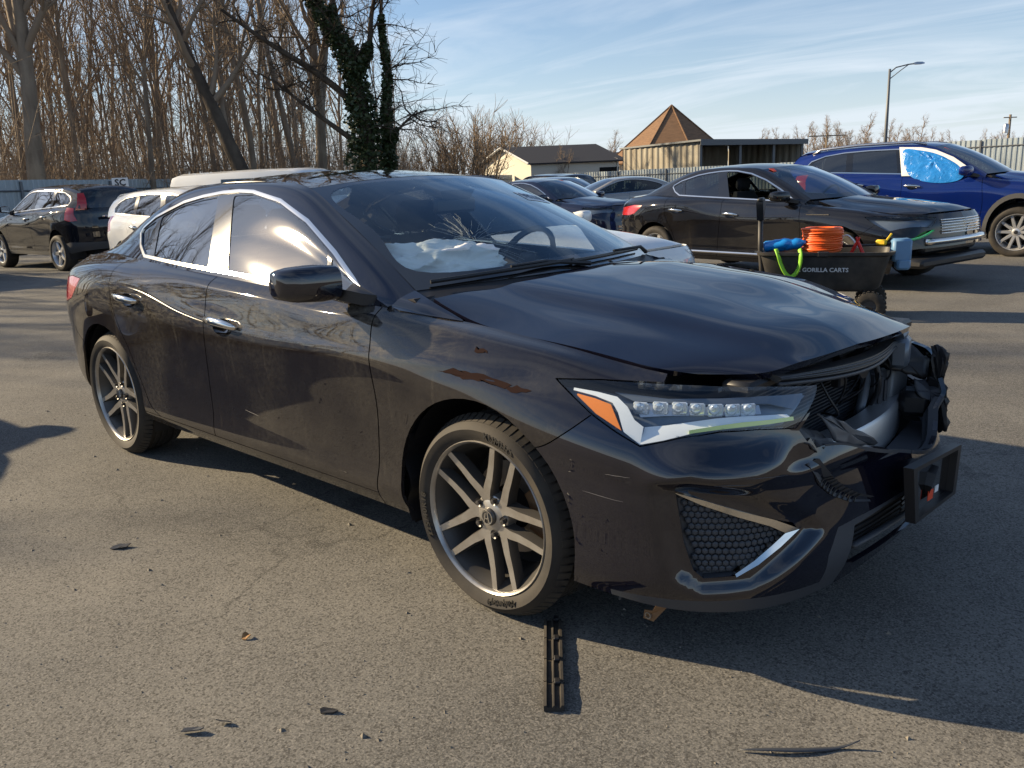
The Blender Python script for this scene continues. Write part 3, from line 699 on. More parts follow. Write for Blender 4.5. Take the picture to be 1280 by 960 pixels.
SPEC = dict(
 fcut=[(.852,1.02),(.852,.908),(.883,.61),(.86,.42),(.835,.285),(.83,.2)],
 bcut=[(-.245,1.03),(-.24,.926),(-.231,.808),(-.258,.582),(-.28,.359),(-.285,.287)],
 rcut=[(-1.138,1.05),(-1.138,.948),(-1.135,.86),(-1.122,.779),(-1.081,.68),(-1.021,.59),(-.965,.463),(-.88,.325),(-.803,.287)],
 sill=[(-.96,.287),(-.803,.287),(-.3,.287),(.3,.287),(.835,.287)],
 bump=[(1.52,.585),(1.601,.605),(1.68,.655),(1.742,.704)],
 rbump=[(-1.58,.56),(-1.70,.62),(-1.78,.70),(-1.80,.80)],
 headlight=[(1.611,.784),(1.742,.789),(1.858,.788),(1.987,.785),(2.122,.782),(2.273,.778),(2.443,.764),(2.41,.731),(2.33,.672),(2.219,.680),(2.105,.679),(1.995,.665),(1.891,.642),(1.822,.671),(1.746,.707)],
 tail=[(-1.56,.90),(-1.60,.86),(-1.70,.79),(-1.82,.765),(-2.35,.76),(-2.35,.85),(-1.95,.875),(-1.72,.905)],
 dlo=[(.80,.924),(.664,1.002),(.499,1.087),(.262,1.194),(.029,1.271),(-.199,1.309),(-.321,1.314),(-.461,1.310),(-.636,1.295),(-.801,1.272),(-1.056,1.205),(-1.17,1.150),(-1.175,1.120),(-1.10,1.060),(-1.0,1.016),(-.60,.998),(-.2,.980),(.2,.961),(.5,.946)],
 win=[('front_door', [(-.178,.990),(-.355,1.290),(-.19,1.290),(.025,1.253),(.252,1.178),(.455,1.087),(.515,.956),(.2,.972)]),
      ('front_door', [(.487,1.067),(.64,.992),(.75,.942),(.545,.955)]),
      ('rear_door', [(-.343,1.0),(-.485,1.285),(-.64,1.272),(-.80,1.250),(-.99,1.200),(-.895,1.025),(-.60,1.012)]),
      ('quarter', [(-.945,1.03),(-1.03,1.184),(-1.145,1.138),(-1.15,1.122),(-1.085,1.068),(-1.0,1.032)])],
 arch_f=(1.333,.332,.365), arch_r=(-1.325,.325,.362), handles=[(-.94,.832,'rear_door'),(-.08,.783,'front_door')])

def build_car(root, paint, side_paint, S=SPEC, nets=None, warp=None, hero=False, wheels=None, res=1.0, win='win_far', ws='win_far', trim='chrome', inside=True, handle='chrome'):
    wf = warp if warp else (lambda P: P)
    Mt = lambda x, y, z: Vector(wf(np.array([[x, y, z]]))[0])
    N = dict(rows=SEDAN_ROWS, plan=PLAN, side=SEDAN_SIDE, hood=SEDAN_HOOD, ws=SEDAN_WS, roof=SEDAN_ROOF, trunk=SEDAN_TRUNK)
    if nets: N.update(nets)
    LBs = lower_body(N['rows'], N['plan'], int(220 * res), int(64 * res), wf)
    if 'sculpt' in S: LBs = S['sculpt'](LBs)
    B = Body(LBs); T = LBs.tri(); parts = {}
    # wheel openings
    arches = []
    for key in ('arch_f', 'arch_r'):
        cx, cz, r = S[key]; a = arc(cx, cz, r, -60, 240, 44); arches.append(a); T.cut(a, True)
    T.T = T.T[~(T.inside(arches[0]) | T.inside(arches[1]))]
    g_ = .0028
    ul, uh = LBs.uv[0, 0, 0], LBs.uv[0, -1, 0]
    for key in ('headlight', 'tail'): T.gap(np.array(S[key] + S[key][:1]), .0016); T.cut(S[key])
    holes = S.get('holes', [])
    for h in holes: T.cut(h)
    regs = S.get('regions', [])
    for _, h, _m in regs: T.cut(h)
    for h in holes: T.T = T.T[~T.inside(h)]
    hand = []
    for hu, hz, _ in S['handles']:
        e = np.stack([hu + .075 * np.cos(np.linspace(0, 2 * np.pi, 20, endpoint=False)), hz + .033 * np.sin(np.linspace(0, 2 * np.pi, 20, endpoint=False))], 1); hand.append(e); T.cut(e); T.T = T.T[~T.inside(e)]
    for key, gg in (('fcut', g_), ('bcut', g_), ('rcut', g_), ('sill', g_ * .8), ('bump', .0018), ('rbump', .0018)): T.gap(smooth_line(S[key], 24), gg)
    c = T.cen()
    def below(line, ext=None):
        return inpoly(c, line)
    top = 1.4
    fl, bl, rl, bu, rb = (smooth_line(S[k], 24) for k in ('fcut', 'bcut', 'rcut', 'bump', 'rbump'))
    def left_of(l, ub):   # area between the line and far rear
        return inpoly(c, [(ub, top)] + [(l[0][0], top)] + list(map(tuple, l)) + [(l[-1][0], 0), (ub, 0)])
    isfd = left_of(fl, ul - 1) & ~left_of(bl, ul - 1) & (c[:, 1] > .287)
    isrd = left_of(bl, ul - 1) & (c[:, 1] > .287) & ~left_of(rl, ul - 1)
    hl = inpoly(c, S['headlight']); tl = inpoly(c, S['tail'])
    front = inpoly(c, [tuple(bu[0] + np.array([-.2, -.3]))] + list(map(tuple, bu)) + [(uh + 1, bu[-1][1]), (uh + 1, 0), (1.45, 0)]) & (c[:, 0] > 1.4)
    rear = inpoly(c, list(map(tuple, rb)) + [(ul - 1, rb[-1][1]), (ul - 1, 0), (-1.5, 0)]) & (c[:, 0] < -1.45)
    sill = (c[:, 1] < .287) & (c[:, 0] > -.97) & (c[:, 0] < .84)
    lab = np.full(len(c), 'front_fender', dtype=object); lab[c[:, 0] < 0] = 'rear_quarter_panel'
    lab[sill] = 'side_sill'; lab[isrd & ~sill] = 'rear_door'; lab[isfd & ~sill] = 'front_door'
    lab[front] = 'front_bumper'; lab[rear] = 'rear_bumper'; lab[hl] = 'headlight'; lab[tl] = 'tail_light'
    over = (c[:, 0] > 1.93) & ~hl & ~front; lab[over] = 'front_bumper' if not hero else 'none'
    for nm, h, _m in regs: lab[inpoly(c, h) & ~np.isin(lab, ['none'])] = nm
    rm = {nm: m for nm, _, m in regs}
    for nm in sorted(set(lab)):
        if nm == 'none': continue
        t = T.pick(lab == nm)
        if nm == 'headlight':
            for sgn in ((0,) if hero else (0, 1)):
                tt = t.mirror() if sgn else t
                hs = tri_obj('headlight', tt.offset(-.055), M['lamp_house'], root, 0); tri_obj('lens', tt, M['lens'], hs, .02); parts.setdefault('headlight', []).append(hs)
            continue
        m = M['red_lens'] if nm == 'tail_light' else (M[rm[nm]] if nm in rm else (side_paint if nm in ('front_door', 'rear_door', 'rear_quarter_panel', 'front_fender', 'side_sill', 'rear_bumper') else paint))
        if nm in S.get('left_holes', {}):
            t2 = t.copy(); h = S['left_holes'][nm]; t2.cut(h); t2.T = t2.T[~t2.inside(h)]; parts[nm] = [tri_obj(nm, t, m, root, .014), tri_obj(nm, t2.mirror(), m, root, .014)]; continue
        parts[nm] = list(both(nm, t, m, root, .014))
    # door handles: a dark bowl and a bar across it
    for (hu, hz, dn), e in zip(S['handles'], hand):
        for sgn in (0, 1):
            o_, n_ = B.at(hu, hz); tx = (B.at(hu + .05, hz)[0] - B.at(hu - .05, hz)[0]).normalized(); up = n_.cross(tx) * (1 if n_.cross(tx).z > 0 else -1)
            bw = MB(); bw.lathe([(1, 0), (.9, -.35), (.6, -.75), (.01, -1)], 20, frame(o_, tx, up, n_) @ Matrix.Diagonal((.0765, .034, .026, 1)))
            p = parts[dn][sgn]; bw.obj('handle_cup', M['gloss_black'], p, smooth=True, mirror=sgn)
            hb = MB(); pts = [B.at(hu - .125, hz + .016, .004)[0], B.at(hu - .105, hz + .016, .022)[0], B.at(hu - .03, hz + .014, .036)[0], B.at(hu + .05, hz + .010, .034)[0], B.at(hu + .10, hz + .005, .020)[0], B.at(hu + .115, hz + .003, .004)[0]]
            hb.tube(pts, [.010, .014, .016, .016, .013, .008], 10, flat=.6, up=n_); hb.obj('door_handle', M[handle] if isinstance(handle, str) else handle, p, smooth=True, mirror=sgn)
    # side of the cabin
    GS = patch(N['side'], int(130 * res), int(44 * res), uvf=lambda P: P[:, :, [0, 2]]); uv0 = GS.uv.copy(); GS = Surf(wf(GS.P), uv0); G = GS.tri()
    dlo = S['dlo']; inner = poly_offset(dlo, S.get('trim_w', .013))
    G.cut(dlo); G.cut(inner)
    for _, w in S['win']: G.cut(smooth_win(w))
    cg = G.cen(); ind = inpoly(cg, dlo); ini = inpoly(cg, inner); wl = np.zeros(len(cg), int)
    for k, (_, w) in enumerate(S['win']): wl[inpoly(cg, smooth_win(w)) & ini] = k + 1
    both('roof_pillar', G.pick(~ind), side_paint if False else paint, root, .012)
    both('window_trim', G.pick(ind & ~ini).offset(.004), M[trim], root, .012)
    both('pillar_trim', G.pick(ini & (wl == 0)).offset(-.001), M[S.get('pillar', 'gloss_black')], root, .01)
    for k, (dn, w) in enumerate(S['win']):
        par = parts.get({'front_door': 'front_door', 'rear_door': 'rear_door', 'quarter': 'rear_quarter_panel'}[dn], [root, root])
        t = G.pick(wl == k + 1).offset(-.004)
        wm_ = S.get('win_mats', {}).get(k, win)
        if wm_ is None: continue
        tri_obj('side_window', t, M[wm_], par[0], .004); tri_obj('side_window', t.mirror(), M[wm_], par[1], .004)
    def wrapS(C, a, b, flip=False): s_ = patch(C, a, b); return Surf(wf(s_.P), s_.uv, flip)
    hs = wrapS(N['hood'], int(70 * res), int(70 * res)); hd = hs.tri(); parts['hood'] = [tri_obj('hood', S['hood_fn'](hd) if 'hood_fn' in S else hd, paint, root, .02)]
    W_ = wrapS(N['ws'], 40, 60); W_.uv = W_.P[:, :, [0, 1]]
    wt = W_.tri(); nv, nu = W_.P.shape[:2]
    # black band round the glass
    ii = np.arange(nv)[:, None] * np.ones(nu); jj = np.arange(nu)[None] * np.ones(nv)[:, None]
    wt.uv = np.stack([jj.ravel() / (nu - 1), ii.ravel() / (nv - 1)], 1); fr_ = [(.07, .06), (.5, .045), (.86, .045), (.90, .5), (.86, .955), (.5, .955), (.07, .94), (.055, .5)]; fr_ = smooth_line(fr_, 60, True); wt.cut(fr_); iw = wt.inside(fr_)
    wso = tri_obj('windshield', wt.pick(iw), M[ws], root); tri_obj('windshield_border', wt.pick(~iw), M['gloss_black'], wso, .006); parts['ws'] = [wso]
    rs = wrapS(N['roof'], int(90 * res), int(50 * res)); rt = rs.tri(); rw = S.get('rear_win', (-1.66, -1.0, .47))
    nx = patch(N['roof'], int(90 * res), int(50 * res)).P; rt.uv = nx[:, :, :2].reshape(-1, 2).copy()
    poly = smooth_line([(rw[0], -rw[2] * 1.08), (rw[1], -rw[2]), (rw[1] + .01, 0), (rw[1], rw[2]), (rw[0], rw[2] * 1.08), (rw[0] - .015, 0)], 60, True); rt.cut(poly); q = rt.inside(poly)
    if hero:
        sr = [(-.62, -.38), (.05, -.38), (.075, 0), (.05, .38), (-.62, .38)]; L_ = np.array(sr + sr[:1]); rt.gap(L_, .004); c2 = rt.cen(); q = inpoly(c2, poly); s2 = inpoly(c2, sr)
        tri_obj('sunroof', rt.pick(s2), M['gloss_black'], root, .01); tri_obj('roof', rt.pick(~q & ~s2), paint, root, .015)
    else: tri_obj('roof', rt.pick(~q), paint, root, .015)
    tri_obj('rear_window', rt.pick(q).offset(-.003), M[S.get('rear_mat', win)], root, .004)
    tri_obj('trunk_lid', wrapS(N['trunk'], 24, 40).tri(), paint, root, .02)
    wing_mirror(root, S.get('mirror_mat', paint), S.get('mirror_map', Mt), hero)
    # wheel wells, underbody and cabin shell
    for (cx, cz, r) in (S['arch_f'], S['arch_r']):
        for sgn in (1, -1):
            a = Mt(cx, -.86, cz); e = Mt(cx + r, -.86, cz); rr = e.x - a.x + .012; w = MB(); ring = []
            for y in (-.838, -.52):
                ring.append([(a.x + rr * math.cos(R(t)), y * abs(a.y) / .86, a.z + rr * math.sin(R(t))) for t in range(-25, 206, 15)])
            w.loft(ring, cap=False, closed=False); w.f = [f_[::-1] for f_ in w.f]; k = len(w.v) // 2
            w.add(w.v[k:], [tuple(range(k))]); w.obj('wheel_liner', M['plastic'], root, mirror=sgn < 0)
    u = MB(); a, b = Mt(-2.0, -.5, .24), Mt(2.0, .5, .34); u.box(((a.x + b.x) / 2, 0, (a.z + b.z) / 2), (b.x - a.x, 2 * b.y, b.z - a.z))
    a, b = Mt(-.93, -.82, .25), Mt(.92, .82, .33); u.box(((a.x + b.x) / 2, 0, (a.z + b.z) / 2 + .01), (b.x - a.x, 2 * b.y, b.z - a.z)); u.obj('underbody', M['dark'], root)
    fw = MB(); a, b = Mt(.93, -.74, .33), Mt(.98, .74, .84); fw.box(((a.x + b.x) / 2, 0, (a.z + b.z) / 2), (.05, 2 * b.y, b.z - a.z)); a = Mt(-1.40, 0, .3); fw.obj('bulkhead', M['dark'], root); fw = MB(); fw.box((a.x, 0, (a.z + b.z) / 2), (.05, 2 * b.y * .9, b.z - a.z)); fw.obj('bulkhead', M['dark'], root)
    for s_ in (1, -1):
        lin = MB(); lin.sheet([Mt(x, s_ * .80, z) for x, z in ((.85, .34), (.85, .875), (0, .90), (-1.15, .93), (-1.35, .34))], .01); lin.obj('door_lining', M['fabric'], root)
    if inside:
        ds = MB(); prof = [(.95, .60), (.98, .90), (.93, .945), (.80, .93), (.62, .90), (.55, .84), (.56, .70), (.64, .60)]
        ds.loft([[Mt(x, y, z) for x, z in prof] for y in (-.74, -.4, 0, .4, .74)]); ds.obj('dashboard', M['fabric'], root, auto=40)
        off = Mt(0, 0, 1.0).z - 1.0
        sts = [seat(root, .02, -.37, M['fabric']), seat(root, .02, .37, M['fabric']), seat(root, -.95, 0, M['fabric'], 24, 'rear_seat', 1.20)]
        for s_ in sts:
            s_.location = (0, 0, off * .8)
        sw = MB(); Mw = Matrix.Translation(Mt(.42, .37, .93)) @ Matrix.Rotation(R(-65), 4, 'Y')
        k = 28; ring = []
        for i in range(k): a = 2 * math.pi * i / k; ring.append(Mw @ Vector((.18 * math.cos(a), .18 * math.sin(a), 0)))
        sw.tube(ring + [ring[0]], .014, 8, False); sw.box((0, 0, 0), (.12, .10, .04), .015, Mw.to_3x3()); sw.v[-24:] = [tuple(Vector(p) + Mw.translation) for p in sw.v[-24:]]
        for a in (0, 180, 270): sw.tube([Mw.translation, Mw @ Vector((.18 * math.sin(R(a)), .18 * math.cos(R(a)), 0))], .012, 6)
        sw.obj('steering_wheel', M['plastic'], root, smooth=True)
    parts['B'] = B; parts['Mt'] = Mt; parts['T'] = T
    return parts
def smooth_win(w):
    """round the corners of a window outline"""
    P = np.array(w); out = []
    for i in range(len(P)):
        a, b, c_ = P[i - 1], P[i], P[(i + 1) % len(P)]; d1 = min(.02, np.linalg.norm(a - b) * .4); d2 = min(.02, np.linalg.norm(c_ - b) * .4)
        p1 = b + (a - b) / np.linalg.norm(a - b) * d1; p2 = b + (c_ - b) / np.linalg.norm(c_ - b) * d2
        out += [tuple(p1), tuple((p1 + 2 * b + p2) / 4), tuple(p2)]
    return out
# ---------------------------------------------------------------- the wrecked black sedan
hero = empty('sedan_car', label='wrecked black four-door sedan with crushed front end filling the foreground', cat='car')
FOG = [(1.985,.528),(2.327,.418),(2.346,.395),(2.153,.295),(2.062,.288),(2.035,.312),(2.008,.39)]
HS = dict(SPEC)
HS['holes'] = [FOG, [(2.34,.664),(2.362,.632),(2.375,.640),(2.39,.612),(2.42,.615),(2.475,.608),(2.576,.576),(2.702,.538),(2.845,.502),(2.92,.485),(4.2,.485),(4.2,1.2),(2.46,1.2),(2.452,.764),(2.415,.731)],
               [(2.548,.362),(2.515,.262),(2.56,.245),(4.2,.245),(4.2,.372),(2.7,.372)]]
HS['regions'] = [('air_dam_trim', [(2.475,.376),(2.56,.382),(4.2,.392),(4.2,.371),(2.7,.371),(2.547,.3625),(2.514,.262),(2.50,.12),(2.41,.12),(2.43,.309)], 'plastic_grey'),
                 ('lower_lip', [(1.80,.222),(1.95,.228),(2.15,.232),(2.42,.228),(2.43,.1),(1.80,.1)], 'plastic_grey')]
def bend_hood(t):
    """the crash has pushed the nose of the hood down on the far side and buckled its edge"""
    V = t.V; f = np.clip((V[:, 0] - 1.6) / .5, 0, 1)**2
    V[:, 2] -= f * .035 * np.clip(V[:, 1] + .1, 0, 1) / .6
    bx_ = np.clip((V[:, 0] - 1.0) / .26, 0, 1) * np.clip((1.98 - V[:, 0]) / .42, 0, 1); bx_ = bx_ * bx_ * (3 - 2 * bx_); V[:, 2] += .048 * bx_ * np.clip((V[:, 1] + .3) / 1.0, 0, 1)**1.3
    e = V[t.T]; fn = np.cross(e[:, 1] - e[:, 0], e[:, 2] - e[:, 0]); N = np.zeros_like(V)
    for k in range(3): np.add.at(N, t.T[:, k], fn)
    t.N = N; return t
HS['left_holes'] = {'front_bumper': [(2.36,.68),(2.40,.60),(2.43,.615),(2.455,.55),(2.50,.50),(2.56,.452),(2.66,.436),(2.78,.455),(2.90,.487),(4.2,.487),(4.2,1.2),(2.36,1.2)]}
HS['hood_fn'] = bend_hood
HS['win_mats'] = {0: 'win_front', 1: 'win_side'}; HS['rear_mat'] = 'win_front'
def sstep(x): x = np.clip(x, 0, 1); return x * x * (3 - 2 * x)
def poly_dist(p, poly):
    """signed distance to a polygon, positive inside"""
    P = np.array(list(poly) + [poly[0]], float); d = np.full(len(p), 9.)
    for a, b in zip(P[:-1], P[1:]):
        t = b - a; f = np.clip(((p - a) @ t) / (t @ t), 0, 1); d = np.minimum(d, np.linalg.norm(p - (a + f[:, None] * t), axis=1))
    return np.where(inpoly(p, poly), d, -d)
def sculpt_front(S):
    """press the fog lamp pocket and the bumper ridge into the skin"""
    q = S.uv.reshape(-1, 2); U, z = q[:, 0], q[:, 1]
    pocket = [(1.945,.545),(2.02,.562),(2.20,.515),(2.37,.437),(2.41,.385),(2.19,.262),(2.05,.252),(1.99,.30),(1.958,.42)]
    h = -.024 * sstep((poly_dist(q, pocket) + .018) / .048)
    w = sstep((U - 1.86) / .16) * (1 - sstep((U - 2.75) / .4))
    ridge = np.where(z < .568, sstep((z - .515) / .053), 1 - sstep((z - .568) / .10)); h += .026 * ridge * w
    # dents left by the crash
    for cu, cz, ru, rz, a in ((2.33,.585,.07,.035,-.020), (2.25,.60,.05,.03,.008), (1.50,.775,.10,.03,-.007), (1.28,.765,.12,.02,-.005), (2.18,.34,.05,.05,.004), (2.42,.45,.08,.06,-.012)):
        h += a * np.exp(-((U - cu) / ru)**2 - ((z - cz) / rz)**2)
    P = S.P + S.N * h.reshape(S.P.shape[:2])[:, :, None]; return Surf(P, S.uv)
HS['sculpt'] = sculpt_front
hp_ = build_car(hero, M['paint'], M['paint_side'], HS, hero=True, win='win_side', ws='win_ws', res=1.45)
B = hp_['B']
for i, (x, y, ph) in enumerate(((1.335, -.75, 178), (-1.335, -.75, 100), (1.335, .75, 20), (-1.335, .75, 60))):
    w = make_wheel('wheel', hero, (x, y, .315), -1 if y < 0 else 1, phi=ph)
    if i == 0: tyre_words(w, (x, y, .315), [('KUMHO', 72, .272), ('Majesty9', 285, .266), ('225/40R18', 190, .262)], 0, .030, .11)
# ---- headlight insides, right and left
LEDU = [(1.868,.737),(1.928,.740),(1.990,.742),(2.046,.741),(2.103,.740),(2.157,.738),(2.206,.736)]
def strip(pts, h, th=.004):
    """flat strip lying on the body at depth h: outline of (U, z)"""
    P = [B.at(u, z, h)[0] for u, z in pts]; mb = MB(); n = len(P); nn = B.at(*pts[0])[1]
    v = P + [p - nn * th for p in P]; return mb.add(v, [tuple(range(n)), tuple(range(2 * n - 1, n - 1, -1))] + [(i, n + i, n + (i + 1) % n, (i + 1) % n) for i in range(n)])
def quadstrip(a, b, h, th=.006, h2=None):
    """ribbon between two equally long (U,z) lines"""
    mb = MB(); rings = []
    for (p, q) in zip(a, b):
        A, n1 = B.at(*p, h); C_, n2 = B.at(*q, h if h2 is None else h2); rings.append([A, C_, C_ - n2 * th, A - n1 * th])
    return mb.loft(rings)
for sgn, hl in zip((0, 1), hp_['headlight']):
    a = [(1.668,.770),(1.74,.765),(1.80,.757),(1.835,.735),(1.862,.705),(1.89,.690)]; b = [(1.668,.764),(1.735,.755),(1.79,.742),(1.812,.72),(1.838,.675),(1.888,.647)]
    quadstrip(a, b, -.012, .008).obj('white_surround', M['white_plastic'], hl, auto=40, mirror=sgn)
    a = [(1.89,.692),(1.95,.697),(2.03,.705),(2.10,.712),(2.17,.716),(2.25,.714),(2.33,.709)]; b = [(1.888,.647),(1.95,.660),(2.03,.677),(2.10,.686),(2.17,.690),(2.25,.692),(2.33,.694)]
    quadstrip(a, b, -.030, .008, -.010).obj('white_surround', M['white_plastic'], hl, auto=40, mirror=sgn)
    a = [(2.02,.684),(2.10,.694),(2.17,.700),(2.25,.701),(2.33,.701)]; b = [(2.02,.676),(2.10,.684),(2.17,.688),(2.25,.690),(2.33,.6915)]
    quadstrip(a, b, -.006, .006).obj('daylight_strip', M['drl'], hl, auto=40, mirror=sgn)
    a = [(1.684,.756),(1.74,.748),(1.787,.737)]; b = [(1.684,.752),(1.752,.712),(1.832,.677)]
    quadstrip(a, b, -.010, .008).obj('amber_reflector', M['amber'], hl, auto=40, mirror=sgn)
    a = [(1.84,.755),(1.95,.758),(2.06,.757),(2.16,.754),(2.25,.750)]; b = [(1.87,.716),(1.95,.720),(2.06,.722),(2.16,.721),(2.25,.720)]
    quadstrip(a, b, -.040, .006).obj('lamp_shelf', M['alu'], hl, auto=40, mirror=sgn)
    a = [(1.78,.778),(1.95,.776),(2.12,.773),(2.30,.766),(2.42,.752)]; b = [(1.84,.757),(1.95,.760),(2.12,.757),(2.28,.748),(2.36,.72)]
    quadstrip(a, b, -.034, .006).obj('upper_shroud', M['lamp_house'], hl, auto=40, mirror=sgn)
    for k, (u, z) in enumerate(LEDU):
        o_, n_ = B.at(u, z, -.034); mb = MB(); tx = (B.at(u + .02, z)[0] - B.at(u - .02, z)[0]).normalized(); F_ = frame(o_, tx, (0, 0, 1), n_)
        mb.box((0, 0, 0), (.040, .034, .010), .004, None); mb.v = [tuple(F_ @ Vector(p)) for p in mb.v]
        mb.lathe([(.015, .004), (.0135, .012), (.009, .018), (.001, .020)], 14, F_ @ Matrix.Translation((-.004, 0, 0))); mb.obj('led_lamp', M['led'], hl, auto=35, mirror=sgn)
# ---- fog lamp surround: chrome V, black cups, honeycomb insert
for sgn in (0, 1):
    bz = quadstrip([(1.985,.528),(2.06,.506),(2.16,.473),(2.26,.439),(2.345,.398)], [(1.988,.518),(2.058,.491),(2.155,.456),(2.25,.421),(2.300,.394)], .006, .022, .0).obj('fog_trim', M['chrome'], hero, auto=40, mirror=sgn)
    quadstrip([(2.345,.397),(2.28,.362),(2.21,.325),(2.15,.293)], [(2.300,.393),(2.258,.368),(2.20,.334),(2.148,.300)], .006, .022, .0).obj('trim_arm', M['chrome'], bz, auto=40, mirror=sgn)
    rec = MB(); P = [B.at(u, z, -.028)[0] for u, z in FOG]; Q = [B.at(u, z, .0)[0] for u, z in FOG]; k = len(P); rec.add(P + Q, [tuple(range(k))] + [(i, (i + 1) % k, k + (i + 1) % k, k + i) for i in range(k)]); pan = rec.obj('fog_panel', M['plastic_grey'], hero, mirror=sgn)
    hx = MB(); pit = .0195; inn = poly_offset(FOG, .010)
    for r_ in range(-2, 16):
        for c_ in range(-2, 26):
            u = 1.99 + c_ * pit + (r_ % 2) * pit / 2; z = .29 + r_ * pit * .86
            if not inpoly(np.array([(u, z)]), inn)[0]: continue
            o_, n_ = B.at(u, z, -.026); t_ = (B.at(u + .01, z)[0] - B.at(u - .01, z)[0]).normalized(); up = n_.cross(t_); up = up if up.z > 0 else -up; v = []
            for rr, hh in ((.0102, 0), (.0088, .0055), (.0045, .008)):
                for q in range(6): a = math.pi / 3 * q + math.pi / 6; v.append(o_ + t_ * rr * math.cos(a) + up * rr * math.sin(a) + n_ * hh)
            hx.add(v, [(6 * l + q, 6 * l + (q + 1) % 6, 6 * l + 6 + (q + 1) % 6, 6 * l + 6 + q) for l in (0, 1) for q in range(6)] + [(12, 13, 14, 15, 16, 17)])
    hx.obj('honeycomb', M['plastic_grey'], pan, kind='stuff', mirror=sgn)
# ---- cowl, wipers, cabin details of the wrecked sedan
WSs = patch(SEDAN_WS, 40, 60)
def ws_pt(f, y, h=0):
    """point on the windshield: f 0 header .. 1 cowl, at lateral y"""
    j = f * (WSs.P.shape[1] - 1); j0 = int(min(j, WSs.P.shape[1] - 2)); t = j - j0; col = WSs.P[:, j0] * (1 - t) + WSs.P[:, j0 + 1] * t; nn = WSs.N[:, j0]
    i = int(np.clip(np.searchsorted(col[:, 1], y) - 1, 0, len(col) - 2)); q = (y - col[i, 1]) / (col[i + 1, 1] - col[i, 1]); n = nn[i] * (1 if nn[i][2] > 0 else -1)
    return Vector(col[i] * (1 - q) + col[i + 1] * q + n * h)
_a = [(.93,.80,.9155),(.90,.798,.9205),(.875,.79,.9255),(.87,.745,.9455),(.87,.68,.9625)]; _b = [(1.15,.729,.889),(1.147,.7275,.8903),(1.144,.726,.8915),(1.138,.7235,.893),(1.13,.7205,.8945)]
_m = [(1.02,.769,.9035),(1.0,.768,.9085),(.985,.764,.914),(.975,.738,.928),(.975,.7045,.938)]
cs_ = patch([W(a, tuple((np.array(a) * .4 + np.array(m) * .6)), m, tuple(np.array(m) * .5 + np.array(b) * .5), b) for a, m, b in zip(_a, _m, _b)], 24, 16)
both('cowl_corner', cs_.tri(), M['paint'], hero, .01)
ys = np.linspace(-.70, .70, 29); mb = MB(); rings = []
for y in ys:
    a = ws_pt(.985, max(-.675, min(.675, y)), -.004); hx_ = 1.085 - .10 * (abs(y) / .7)**1.8; b = Vector((hx_, y, .962 - .035 * (abs(y) / .7)**2)); m = (a + b) / 2; rings.append([a, m - Vector((0, 0, .006)), b - Vector((0, 0, .008)), b - Vector((0, 0, .05)), a - Vector((0, 0, .05))])
mb.loft(rings); mb.obj('cowl_panel', M['plastic'], hero, auto=40)
for (y0, y1, f0, f1) in ((-.62, -.02, .975, .955), (-.04, .60, .965, .955)):
    w = MB(); pts = [ws_pt(f0 + (f1 - f0) * t, y0 + (y1 - y0) * t, .014) for t in np.linspace(0, 1, 9)]; w.tube(pts, [.0055] * 9, 6, flat=1.5); wo_ = w.obj('wiper', M['plastic'], hero, auto=40)
    ar = MB(); e = pts[4]; ar.tube([ws_pt(.995, y1 + .06, .012), e + Vector((.02, .16, .015)), e + Vector((0, 0, .012))], [.010, .007, .005], 6); ar.obj('wiper_arm', M['plastic'], wo_, auto=40)
# cracked glass round the impact of the bag
rg = random.Random(21); cr = MB(); c_f, c_y = .70, -.30
for k in range(70):
    a = rg.uniform(0, 6.283); L = rg.uniform(.02, .15) * (1.3 if math.cos(a) > 0 else 1); r0_ = rg.uniform(.0, .11); pts = []
    for t in np.linspace(0, 1, 4):
        rr_ = r0_ + L * t; f = c_f + rr_ * math.sin(a) / 1.1 + rg.uniform(-.009, .009); y = c_y + rr_ * math.cos(a) + rg.uniform(-.009, .009); pts.append(ws_pt(min(max(f, .1), .93), max(-.6, min(.6, y)), .0014))
    cr.tube(pts, [.00035, .00035, .0003, .0002], 3)
cr.obj('glass_crack', mat('crack_lines', (.45, .52, .56), .5), hp_['ws'][0], kind='stuff')
# lot number paper on the far upper corner
M['faded'] = mat('faded_paper', (.80, .85, .88), .6)
def on_ws(a, b, h): return ws_pt(.365 - b, .345 + a, h)      # a metres to the left side, b up the glass
mb = MB(); mb.loft([[on_ws(a, b, .0015) for b in np.linspace(0, .115, 6)] for a in np.linspace(0, .22, 9)], cap=False, closed=False); st_ = mb.obj('windshield_sticker', M['faded'], hp_['ws'][0], smooth=True)
me = text_mesh('98218', .082, 0, .0015)
for v in me.vertices: v.co = on_ws(.11 + v.co.x * .98, .058 + v.co.y * 1.15, .0028)
link('lettering', me, mat('faded_ink', (.10, .16, .24), .6), st_)
